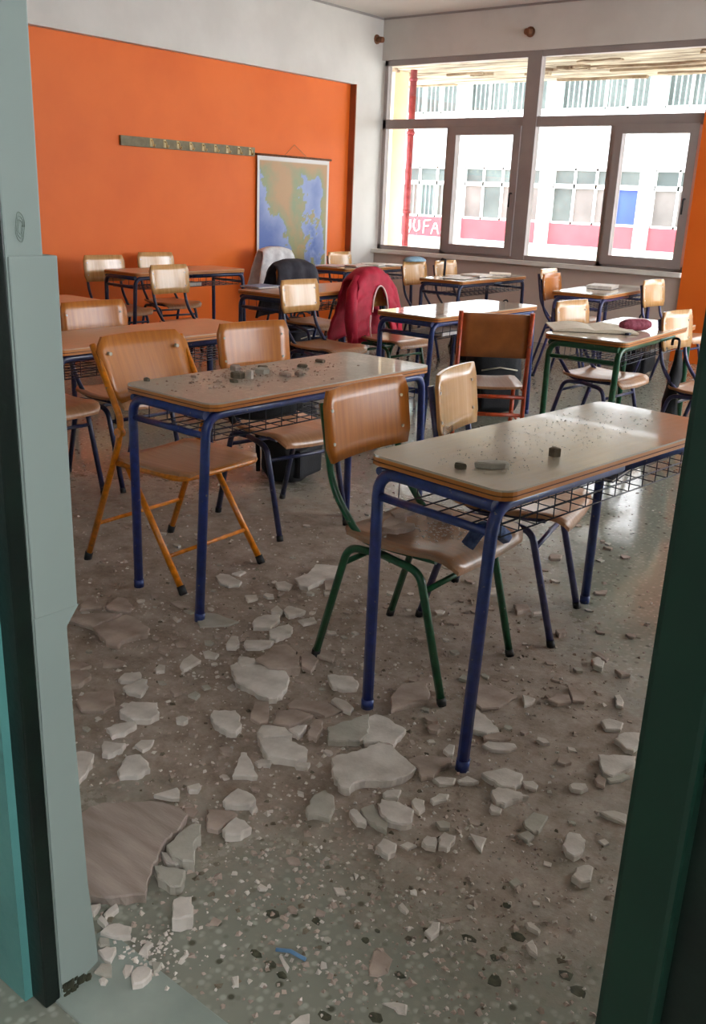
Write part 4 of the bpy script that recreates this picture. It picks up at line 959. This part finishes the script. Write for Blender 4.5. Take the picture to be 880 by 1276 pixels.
def crumbs(name, n, mat, pos, r0, r1, label, z=0.0, seed=3):
    rr = random.Random(seed); V = []; F = []
    for i in range(n):
        x, y = pos(rr); r = r0 + (r1 - r0) * rr.random() ** 2.2
        a = rr.uniform(0, 6.3); b = len(V); h = r * rr.uniform(0.4, 1.0)
        for k in range(4):
            t = a + k * PI / 2 + rr.uniform(-0.4, 0.4); q = r * rr.uniform(0.6, 1.2)
            V.append((x + q * math.cos(t), y + q * math.sin(t), z))
        for k in range(2):
            t = a + k * PI + rr.uniform(-0.8, 0.8); V.append((x + r * 0.5 * math.cos(t), y + r * 0.5 * math.sin(t), z + h * rr.uniform(0.7, 1)))
        F += [(b, b + 1, b + 4), (b + 1, b + 2, b + 5), (b + 1, b + 5, b + 4), (b + 2, b + 3, b + 5), (b + 3, b, b + 4), (b + 3, b + 4, b + 5)]
    me = bpy.data.meshes.new(name); me.from_pydata(V, [], F); me.materials.append(MAT[mat])
    o = bpy.data.objects.new(name, me); COL.objects.link(o); tag(o, label, 'rubble', kind='stuff'); return o
def cloud(rr):
    while True:
        u = rr.random()
        if u < 0.55: x, y = rr.gauss(-1.9, 0.65), rr.gauss(2.0, 0.6)
        elif u < 0.8: x, y = rr.uniform(-4.3, -0.3), rr.uniform(0.95, 5.0)
        else: x, y = rr.gauss(-0.95, 0.35), rr.gauss(1.35, 0.3)
        if y > 0.91 and not (x < -1.23 and y < 0.83): return x, y
crumbs('plaster_crumbs', 3600, 'plaster_w', cloud, 0.002, 0.008, 'countless white plaster crumbs sprinkled over the floor', seed=3)
crumbs('dust_crumbs', 5200, 'plaster_b', cloud, 0.002, 0.009, 'countless brown plaster grains in the dust on the floor', seed=5)
crumbs('rubble_bits', 620, 'plaster_b', cloud, 0.005, 0.014, 'loose brown plaster bits filling the gaps between the chips on the floor', seed=21)
crumbs('rubble_bits', 260, 'plaster_w', cloud, 0.004, 0.012, 'loose white plaster bits filling the gaps between the chips on the floor', seed=22)
crumbs('dark_grit', 700, 'stone', cloud, 0.002, 0.010, 'dark grit scattered through the plaster dust on the floor', seed=8)
def heap(rr): return rr.gauss(-1.18, 0.035), 0.87 + abs(rr.gauss(0.04, 0.06))
crumbs('wall_foot_crumbs', 110, 'plaster_w', heap, 0.002, 0.008, 'white plaster crumbs heaped at the foot of the pale reveal', z=0.004, seed=9)
MAT['dark_stone'] = mottled('dark_green_terrazzo_stone', (46, 50, 38), (84, 84, 66), 60, 0.3, 0)
# dark stones inlaid in the clean terrazzo of the foreground
fl = bpy.data.objects['floor']
for x, y, r_ in [(-1.079, 1.154, 0.015), (-1.033, 1.056, 0.01625), (-0.99, 1.056, 0.015), (-0.956, 1.051, 0.01125), (-0.999, 1.2, 0.01125), (-0.739, 1.368, 0.01625), (-0.666, 1.436, 0.013749999999999998), (-0.673, 1.357, 0.01), (-0.644, 1.308, 0.01625), (-0.546, 1.41, 0.015), (-0.512, 1.389, 0.01625), (-0.789, 1.199, 0.0125), (-0.763, 1.091, 0.015), (-0.834, 1.033, 0.01625), (-0.892, 1.225, 0.01), (-0.891, 1.261, 0.0075), (-0.73, 1.501, 0.01)]:
    bm = bmesh.new(); poly_prism(bm, [(x + a, y + b) for a, b in small_poly(r_, rnd, 7)], -0.002, 0.0006, 0.02)
    link('inlaid_stone', bm, 'dark_stone', fl)
# twig on the clean terrazzo
o = link('broken_strip', tb([(-1.005, 1.085, 0.006), (-0.98, 1.10, 0.007), (-0.945, 1.105, 0.005)], 0.004, 6), 'cover_blue'); tag(o, 'thin bluish splinter on the clean terrazzo in the foreground', 'splinter')

# ------------------------------------------------------------------ debris on the two front desks and the green chair
ZT = 0.761
def lump(x, y, z, r, h, mat, label, k=6, sx=1.0, sy=1.0, rot=0, group=None):
    p = small_poly(r, rnd, k); c, s = math.cos(rot), math.sin(rot)
    p = [(a * sx, b * sy) for a, b in p]; p = [(a * c - b * s, a * s + b * c) for a, b in p]
    bm, cx, cy = shard_mesh([(x + a, y + b) for a, b in p], h, rnd, 9, 0, min(0.004, h * 0.3))
    o = link('plaster_lump', bm, mat, loc=(cx, cy, z)); tag(o, label, 'plaster piece', group); return o
lump(-1.227, 1.984, ZT, 0.017, 0.014, 'stone', 'small brown lump near the end of the wet gritty desk')
lump(-1.169, 2.052, ZT, 0.036, 0.016, 'plaster_g', 'flat oblong grey lump near the end of the wet gritty desk', 7, 1.25, 0.7, 0.7)
lump(-1.115, 2.275, ZT, 0.018, 0.024, 'stone', 'cubic brown lump alone on the wet gritty desk', 4)
for x, y, r, h, m, lab in ((-2.634, 2.124, .014, .012, 'stone', 'brown lump at the near left corner of the crumb strewn desk'),
    (-2.585, 2.299, .012, .008, 'plaster_b', 'little beige lump left of the heap on the crumb strewn desk'),
    (-2.600, 2.522, .026, .018, 'plaster_b', 'flat beige lump at the back edge of the crumb strewn desk'),
    (-2.473, 2.415, .030, .022, 'stone', 'brown lump left of the white one in the desk heap'),
    (-2.440, 2.440, .018, .032, 'plaster_w', 'upright white lump in the middle of the desk heap'),
    (-2.425, 2.347, .022, .010, 'stone', 'thin brown lump in front of the desk heap'),
    (-2.493, 2.561, .032, .018, 'plaster_g', 'grey lump right of the white one in the desk heap'),
    (-2.541, 2.619, .022, .014, 'stone', 'brown lump behind the desk heap'),
    (-2.396, 2.580, .028, .012, 'plaster_b', 'flat beige lump right of the desk heap'),
    (-2.478, 2.774, .024, .012, 'stone', 'flat brown lump far along the crumb strewn desk'),
    (-2.367, 2.638, .020, .014, 'plaster_b', 'beige lump near the front edge of the crumb strewn desk'),
    (-2.522, 2.929, .028, .010, 'stone', 'last flat brown lump towards the far end of the crumb strewn desk')):
    lump(x, y, ZT, r, h, m, lab, 6, 1.0, 1.0)
crumbs('desk_crumbs', 420, 'plaster_b', lambda r: (min(-2.23, max(-2.63, r.gauss(-2.46, 0.08))), min(3.2, max(2.08, r.gauss(2.50, 0.18)))), 0.002, 0.009, 'beige crumbs heaped on the littered desk', z=ZT, seed=11)
crumbs('desk_crumbs', 380, 'plaster_g', lambda r: (r.uniform(-1.36, -1.08), r.uniform(1.98, 2.95)), 0.001, 0.004, 'fine grey grit on the wet top of the nearest desk', z=ZT, seed=12)
ZS = 0.462
for x, y, sx, sy, rot, dz, lab in ((-1.60, 2.24, 0.5, 1.7, 0.25, 0, 'lower long plaster shard at the back of the green chair seat'),
                                   (-1.615, 2.31, 0.45, 1.6, 0.1, 0.012, 'upper long plaster shard at the back of the green chair seat'),
                                   (-1.55, 2.20, 0.6, 1.0, -0.3, 0, 'short beige plaster shard at the near side of the green chair seat'),
                                   (-1.53, 2.38, 0.8, 0.9, 0.5, 0, 'flat beige plaster shard in the middle of the green chair seat')):
    lump(x, y, ZS - 0.006 + dz, 0.058, 0.014, 'plaster_b', lab, 7, sx, sy, rot)
crumbs('seat_crumbs', 260, 'plaster_w', lambda r: (r.gauss(-1.47, 0.06), r.gauss(2.31, 0.08)), 0.001, 0.008, 'white crumbs on the seat of the green chair', z=0.445, seed=13)
o = link('cloth_strap', tb(fillet([(-1.325, 2.215, 0.463), (-1.30, 2.24, 0.52), (-1.28, 2.30, 0.50), (-1.285, 2.36, 0.463)], 0.03), 0.022, 8), mottled('denim_blue_cloth', (44, 60, 100), (90, 110, 150), 30, 0.8, 0.3)); tag(o, 'crumpled denim blue cloth on the front of the green chair seat', 'cloth')

# ------------------------------------------------------------------ clothes on chairs
def drape(name, x, y, deg, w_top, w_bot, z_top, front, back, mat, amp=0.012, thick=0.012, depth=0.03, z_slope=0.0):
    """a cloth laid over a chair back: rear hem, over the top, front hem"""
    bm = bmesh.new(); nu, nv = 22, 26; rows = []
    Lb, Lf = back, front; tot = Lb + Lf
    for j in range(nv + 1):
        s = tot * j / nv; row = []
        for i in range(nu + 1):
            u = -1 + 2 * i / nu
            if s < Lb: z = z_top - (Lb - s); sd = -1; q = (Lb - s) / max(Lb, Lf)
            else: z = z_top - (s - Lb); sd = 1; q = (s - Lb) / max(Lb, Lf)
            rr = min(1, q * 7); w = w_top + (w_bot - w_top) * q
            sh = 0.035 * abs(u) ** 3
            fold = amp * (0.3 + q) * (math.sin(u * 9 + s * 3) + 0.7 * noise.noise(Vector((u * 3, s * 6, z_top * 9))))
            xx = sd * depth * math.sqrt(rr) + sd * q * 0.03 + fold
            yy = w * u + 0.012 * noise.noise(Vector((u * 4, s * 5, 2)))
            row.append(bm.verts.new((xx, yy, z - sh + z_slope * u)))
        rows.append(row)
    for j in range(nv):
        for i in range(nu):
            f = bm.faces.new((rows[j][i], rows[j][i + 1], rows[j + 1][i + 1], rows[j + 1][i])); f.smooth = True
    o = link(name, bm, mat); o.location = (x, y, 0); o.rotation_euler = (0, 0, math.radians(deg))
    m = o.modifiers.new('thickness', 'SOLIDIFY'); m.thickness = thick; m.offset = 1
    return o
tag(drape('white_cloth', -6.97, 7.34, -5, 0.19, 0.31, 0.905, 0.44, 0.40, 'white_cloth', 0.02, 0.012, 0.055), 'crumpled white garment thrown over the chair in front of the map', 'garment')
tag(drape('jacket', -5.355, 5.85, -3, 0.20, 0.30, 0.905, 0.30, 0.42, 'grey_cloth', 0.018, 0.02, 0.055), 'charcoal jacket hung over the chair before the map', 'jacket')
# red jacket: back sheet over the chair plus two padded fronts meeting in an arch
rj = empty('jacket', (-4.40, 5.63, 0), math.radians(-4)); tag(rj, 'crimson padded jacket with pale piping hung on the turquoise framed chair', 'jacket')
def jacket_shell():
    bm = bmesh.new(); nu, nv = 36, 40; rows = []; Lb, Lf = 0.50, 0.52; zt = 0.925
    for j in range(nv + 1):
        q = (Lb + Lf) * j / nv; row = []
        for i in range(nu + 1):
            u = -1 + 2 * i / nu
            sd = -1 if q < Lb else 1; d = abs(q - Lb); k = d / 0.52
            w = 0.155 + 0.15 * k ** 0.7
            quilt = 0.010 * abs(math.sin(d * 34)) + 0.014 * noise.noise(Vector((u * 3, d * 7, sd)))
            x = sd * (0.052 * min(1, (d / 0.05)) ** 0.5 + 0.05 * k + quilt)
            row.append(bm.verts.new((x, w * u * (1 + 0.03 * math.sin(d * 20)), zt - d - 0.075 * abs(u) ** 2.5)))
        rows.append(row)
    for j in range(nv):
        for i in range(nu):
            q = (Lb + Lf) * (j + .5) / nv; u = -1 + 2 * (i + .5) / nu; d = q - Lb
            if d > 0:
                z = zt - d; h = (z - 0.30) / 0.50
                if h < 1 and abs(u - 0.12) < 0.42 * math.sqrt(max(0, 1 - max(0, (z - 0.62) / 0.18) ** 2)): continue
            f = bm.faces.new((rows[j][i], rows[j][i + 1], rows[j + 1][i + 1], rows[j + 1][i])); f.smooth = True
    bmesh.ops.delete(bm, geom=[v for v in bm.verts if not v.link_faces], context='VERTS')
    return bm
sh = link('jacket_body', jacket_shell(), 'red_cloth', rj); m = sh.modifiers.new('thickness', 'SOLIDIFY'); m.thickness = 0.022; m.offset = 1
pts = []
for i in range(17):
    a = PI * (1 - i / 16); zz = 0.62 + 0.185 * math.sin(a); d = 0.925 - zz
    pts.append((0.095 + 0.05 * d, 0.026 + 0.088 * math.cos(a) * (0.9 + 0.3 * d), zz - 0.004))
link('piping', tb(pts, 0.007, 6), 'pink_trim', rj)
link('zip', tb([(0.13, -0.10, 0.60), (0.14, -0.115, 0.52), (0.15, -0.11, 0.44)], 0.006, 6), 'pink_trim', rj)
for s_ in (-1, 1):
    link('sleeve', tb(fillet([(0.03, s_ * 0.15, 0.87), (0.04, s_ * 0.215, 0.78), (0.07, s_ * 0.25, 0.58), (0.10, s_ * 0.245, 0.36)], 0.1), [0.02] + [0.042] * 12 + [0.034], 12) if False else tb([(0.03, s_ * 0.15, 0.87), (0.045, s_ * 0.215, 0.76), (0.075, s_ * 0.25, 0.57), (0.10, s_ * 0.245, 0.38)], [0.024, 0.045, 0.05, 0.038], 12), 'red_cloth', rj)

# ------------------------------------------------------------------ bags
def bag(name, x, y, z, deg, sx, sy, sz, mat, label, cat='bag', flap=True):
    r = empty(name, (x, y, z), math.radians(deg)); tag(r, label, cat)
    bm = bmesh.new(); box(bm, -sx / 2, sx / 2, -sy / 2, sy / 2, 0, sz)
    bmesh.ops.subdivide_edges(bm, edges=bm.edges[:], cuts=5, use_grid_fill=True)
    for v in bm.verts:
        c = v.co; q = Vector((c.x / (sx / 2), c.y / (sy / 2), (c.z - sz / 2) / (sz / 2)))
        L = (abs(q.x) ** 4 + abs(q.y) ** 4 + abs(q.z) ** 4) ** 0.25
        k = 1 / max(L, 0.8); n_ = noise.noise(Vector((c.x * 9, c.y * 9, c.z * 9 + x))) * 0.10
        q = q * (k + n_); v.co = Vector((q.x * sx / 2 * 0.98, q.y * sy / 2, max(0.0, q.z * sz / 2 + sz / 2)))
    for f in bm.faces: f.smooth = True
    link('bag_body', bm, mat, r)
    link('pocket', bx(sx * 0.36, sx * 0.60, -sy * 0.34, sy * 0.34, sz * 0.10, sz * 0.48, bev=0.018), mat, r)
    for s in (-1, 1):
        link('strap', tb(fillet([(-sx * 0.42, s * sy * 0.25, sz * 0.9), (-sx * 0.66, s * sy * 0.27, sz * 0.6), (-sx * 0.60, s * sy * 0.3, sz * 0.1)], 0.08), 0.012, 6), mat, r)
    link('handle', tb(fillet([(0, -0.05, sz * 0.93), (0, -0.04, sz * 1.08), (0, 0.04, sz * 1.08), (0, 0.05, sz * 0.93)], 0.03), 0.008, 6), mat, r)
    link('zip', tb([(sx * 0.5, -sy * 0.36, sz * 0.62), (sx * 0.54, 0, sz * 0.66), (sx * 0.5, sy * 0.36, sz * 0.62)], 0.005, 6), 'rivet', r)
    return r
bag('backpack', -3.20, 3.50, 0, 10, 0.22, 0.32, 0.40, 'black_cloth', 'black backpack on the floor behind the chair right of the amber one', 'backpack')
bag('backpack', -3.35, 5.75, 0, -40, 0.26, 0.36, 0.52, 'black_cloth', 'large black backpack under the glaring blue desk beside the orange framed chair', 'backpack')
bag('backpack', -5.48, 6.10, 0, 0, 0.22, 0.32, 0.42, 'grey_cloth', 'grey backpack under the desk in front of the map', 'backpack')
bag('school_bag', -4.70, 7.62, 0, 0, 0.24, 0.36, 0.50, 'black_cloth', 'black bag hanging below the left of the two far chairs', 'bag')
bag('school_bag', -4.62, 8.05, 0, 0, 0.24, 0.34, 0.50, 'black_cloth', 'black bag below the far desk with spread papers', 'bag')
bag('school_bag', -3.28, 8.1, 0, 0, 0.22, 0.36, 0.50, 'black_cloth', 'dark bag under the far desk with the booklet', 'bag')
# bag lying in the basket of the littered desk
bag('flat_bag', -2.42, 2.45, 0.632, 90, 0.30, 0.26, 0.075, 'black_cloth', 'flat black bag pushed into the wire basket of the littered desk', 'bag')
# black garment hanging at the end of the green desk
bm = bmesh.new(); n = 12; rows = []
for j in range(9):
    z = 0.66 - 0.075 * j; rad = (0.016, 0.026, 0.034, 0.030, 0.040, 0.042, 0.040, 0.036, 0.022)[j]
    rows.append([bm.verts.new((rad * (1 + 0.25 * math.sin(3 * a + j)) * math.cos(a), rad * 1.3 * (1 + 0.2 * math.cos(2 * a + j)) * math.sin(a) + 0.012 * math.sin(j * 1.3), z)) for a in [2 * PI * i / n for i in range(n)]])
for a, b in zip(rows, rows[1:]):
    for i in range(n):
        f = bm.faces.new((a[i], a[(i + 1) % n], b[(i + 1) % n], b[i])); f.smooth = True
bm.faces.new(rows[0]); bm.faces.new(rows[-1][::-1])
o = link('umbrella', bm, 'black_cloth', loc=(-1.93, 5.36, 0)); tag(o, 'black folded umbrella hanging from the front of the green desk', 'umbrella')
link('umbrella_handle', tb(fillet([(0, 0, 0.65), (0, 0, 0.72), (-0.04, 0, 0.72), (-0.04, 0, 0.68)], 0.02), 0.008, 6), 'cap', o)

# ------------------------------------------------------------------ books and papers
ZD = 0.761
def book(x, y, deg, w, l, h, mat, label, z=ZD, cat='book', cover='cover_dark', group=None):
    r = empty('book', (x, y, z), math.radians(deg)); tag(r, label, cat, group)
    bm = bmesh.new(); poly_prism(bm, [(-w / 2 + .003, -l / 2 + .003), (w / 2 - .003, -l / 2 + .003), (w / 2 - .003, l / 2 - .003), (-w / 2 + .003, l / 2 - .003)], 0.002, h - 0.002)
    link('pages', bm, 'paper', r)
    bm = bmesh.new(); box(bm, -w / 2, w / 2, -l / 2, l / 2, h - 0.002, h); link('front_cover', bm, mat, r)
    bm = bmesh.new(); box(bm, -w / 2, w / 2, -l / 2, l / 2, 0, 0.002); link('back_cover', bm, cover, r)
    link('spine', bx(-w / 2 - 0.002, -w / 2, -l / 2, l / 2, 0, h), mat, r)
    return r
def sheet(x, y, deg, w, l, mat, label, z=ZD, group=None):
    bm = bmesh.new(); rows = []
    for j in range(5):
        rows.append([bm.verts.new((-w / 2 + w * i / 4, -l / 2 + l * j / 4, 0.002 + 0.006 * abs(noise.noise(Vector((i * .6 + x * 7, j * .6 + y * 5, 1)))))) for i in range(5)])
    for j in range(4):
        for i in range(4): bm.faces.new((rows[j][i], rows[j][i + 1], rows[j + 1][i + 1], rows[j + 1][i]))
    o = link('paper_sheet', bm, mat, loc=(x, y, z)); o.rotation_euler = (0, 0, math.radians(deg))
    m = o.modifiers.new('thickness', 'SOLIDIFY'); m.thickness = 0.0012
    tag(o, label, 'paper', group); return o
# open book on the green desk
ob = empty('open_book', (-2.30, 4.98, ZD), math.radians(35)); tag(ob, 'large open book lying on the near end of the green desk', 'book')
for s in (-1, 1):
    bm = bmesh.new(); rows = []; n = 8
    for j in (-1, 1):
        up = [bm.verts.new((s * 0.23 * i / n, j * 0.16, 0.010 + 0.016 * math.sin(PI * min(1, i / n * 1.05 + 0.05)) * (1 - i / n * 0.4))) for i in range(n + 1)]
        lo = [bm.verts.new((s * 0.23 * i / n, j * 0.16, 0.002)) for i in range(n + 1)]
        rows.append((up, lo))
    (u0, l0), (u1, l1) = rows
    for i in range(n):
        bm.faces.new((u0[i], u0[i + 1], u1[i + 1], u1[i])); bm.faces.new((l0[i], l1[i], l1[i + 1], l0[i + 1]))
        bm.faces.new((u0[i], l0[i], l0[i + 1], u0[i + 1])); bm.faces.new((u1[i], u1[i + 1], l1[i + 1], l1[i]))
    bm.faces.new((u0[n], l0[n], l1[n], u1[n])); bm.faces.new((u0[0], u1[0], l1[0], l0[0]))
    link('page_block', bm, 'paper_cream', ob)
link('cover', bx(-0.199, 0.199, -0.14, 0.14, 0, 0.002), 'cover_dark', ob)
# pencil case
pc = empty('pencil_case', (-2.12, 5.16, ZD), math.radians(62)); tag(pc, 'maroon patterned pencil case beside the open book', 'pencil case')
n = 10
bm = bmesh.new(); rings = []
for j in range(9):
    t = -1 + 2 * j / 8; k = (1 - abs(t) ** 4 * 0.45)
    rings.append([bm.verts.new((0.10 * t, 0.034 * k * math.cos(a), max(0, 0.032 + 0.034 * k * math.sin(a)))) for a in [2 * PI * i / n for i in range(n)]])
for a, b in zip(rings, rings[1:]):
    for i in range(n):
        f = bm.faces.new((a[i], b[i], b[(i + 1) % n], a[(i + 1) % n])); f.smooth = True
bm.faces.new(rings[0]); bm.faces.new(rings[-1][::-1])
link('case_body', bm, 'maroon', pc)
link('zip', tb([(-0.09, 0, 0.052), (-0.05, 0, 0.064), (0.05, 0, 0.064), (0.09, 0, 0.052)], 0.004, 6), 'pink_trim', pc)
o = link('eraser', bx(-0.012, 0.012, -0.016, 0.016, 0, 0.012, bev=0.003), 'cover_dark', loc=(-2.06, 4.93, ZD)); tag(o, 'small dark eraser at the edge of the green desk by the open book', 'eraser')
# papers, left to right on the far desks
for x, y, a, m, lab in ((-6.227, 7.391, 10, 'paper_pink', 'pinkish sheet at the near end of the far left paper desk'), (-6.111, 7.682, -14, 'paper', 'white sheet in the middle of the far left paper desk'),
                        (-6.208, 7.954, 22, 'paper_pink', 'pinkish sheet at the far end of the far left paper desk'), (-6.053, 8.148, 4, 'paper', 'white sheet at the end of the far left desk beside the window corner')):
    sheet(x, y, a, 0.24, 0.30, m, lab)
book(-6.092, 7.876, 20, 0.19, 0.26, 0.02, 'paper', 'white covered book among the pinkish sheets')
book(-6.033, 7.566, -8, 0.17, 0.24, 0.016, 'paper_pink', 'pink covered book among the sheets of the far left paper desk')
for x, y, a, m, lab in ((-4.734, 7.372, 8, 'paper', 'white sheet at the near end of the far desk under the mullion'), (-4.831, 7.663, -12, 'paper', 'white sheet in the middle of the far desk under the mullion'),
                        (-4.695, 7.905, 18, 'paper_cream', 'cream sheet towards the far end of the desk under the mullion')):
    sheet(x, y, a, 0.24, 0.31, m, lab)
book(-4.714, 8.070, 30, 0.20, 0.28, 0.022, 'paper_cream', 'cream covered book at the far end of the desk under the mullion')
book(-4.772, 7.741, 5, 0.2, 0.27, 0.02, 'paper', 'white covered book in the middle of the desk under the mullion')
book(-3.511, 7.741, 12, 0.21, 0.29, 0.028, 'paper', 'thick white booklet alone on the desk beside the orange pier')
book(-4.947, 5.063, 3, 0.18, 0.25, 0.014, 'cover_blue', 'blue covered book at the near end of the desk in front of the map')
o = sheet(-4.869, 5.316, 30, 0.18, 0.24, 'paper', 'crumpled white sheet on the desk in front of the map')
# things in the basket of the glaring desk
for x, y, h, m, lab in ((-3.298, 4.947, .022, 'paper', 'white book in the basket of the glaring blue desk'), (-3.317, 5.316, .03, 'cover_dark', 'dark book in the basket of the glaring blue desk'),
                        (-3.279, 5.568, .014, 'teal_plastic', 'turquoise folder in the basket of the glaring blue desk')):
    book(x, y, 4, 0.22, 0.28, h, m, lab, z=0.629)
book(-2.173, 5.451, 0, 0.20, 0.28, 0.02, 'paper', 'pale book in the wire basket of the green desk', z=0.629)
book(-6.421, 5.577, 0, 0.22, 0.30, 0.03, 'paper', 'white book in the basket of the desk under the coat rack', z=0.629)
book(-1.183, 2.716, 6, 0.20, 0.27, 0.012, 'cover_dark', 'dark flat book in the basket of the nearest desk', z=0.629)
# blue cap on the back of the far chair
bm = bmesh.new(); bmesh.ops.create_uvsphere(bm, u_segments=12, v_segments=8, radius=0.09)
for v in bm.verts:
    v.co.z = max(0, v.co.z) * 0.5; v.co.y *= 1.7
bmesh.ops.remove_doubles(bm, verts=bm.verts[:], dist=0.0005)
o = link('knit_hat', bm, mottled('pale_blue_knit', (120, 158, 184), (160, 190, 208), 30, 0.9, 0.4), smooth=True, loc=(-5.36, 7.56, 0.862)); tag(o, 'pale blue knitted hat on top of the left far chair back', 'hat')
o = link('bag_strap', tb(fillet([(-5.24, 7.90, 0.70), (-5.275, 7.96, 0.87), (-5.345, 8.0, 0.875), (-5.36, 8.10, 0.66)], 0.02), 0.012, 6), 'black_cloth'); tag(o, 'dark strap slung over the right far chair back', 'strap')
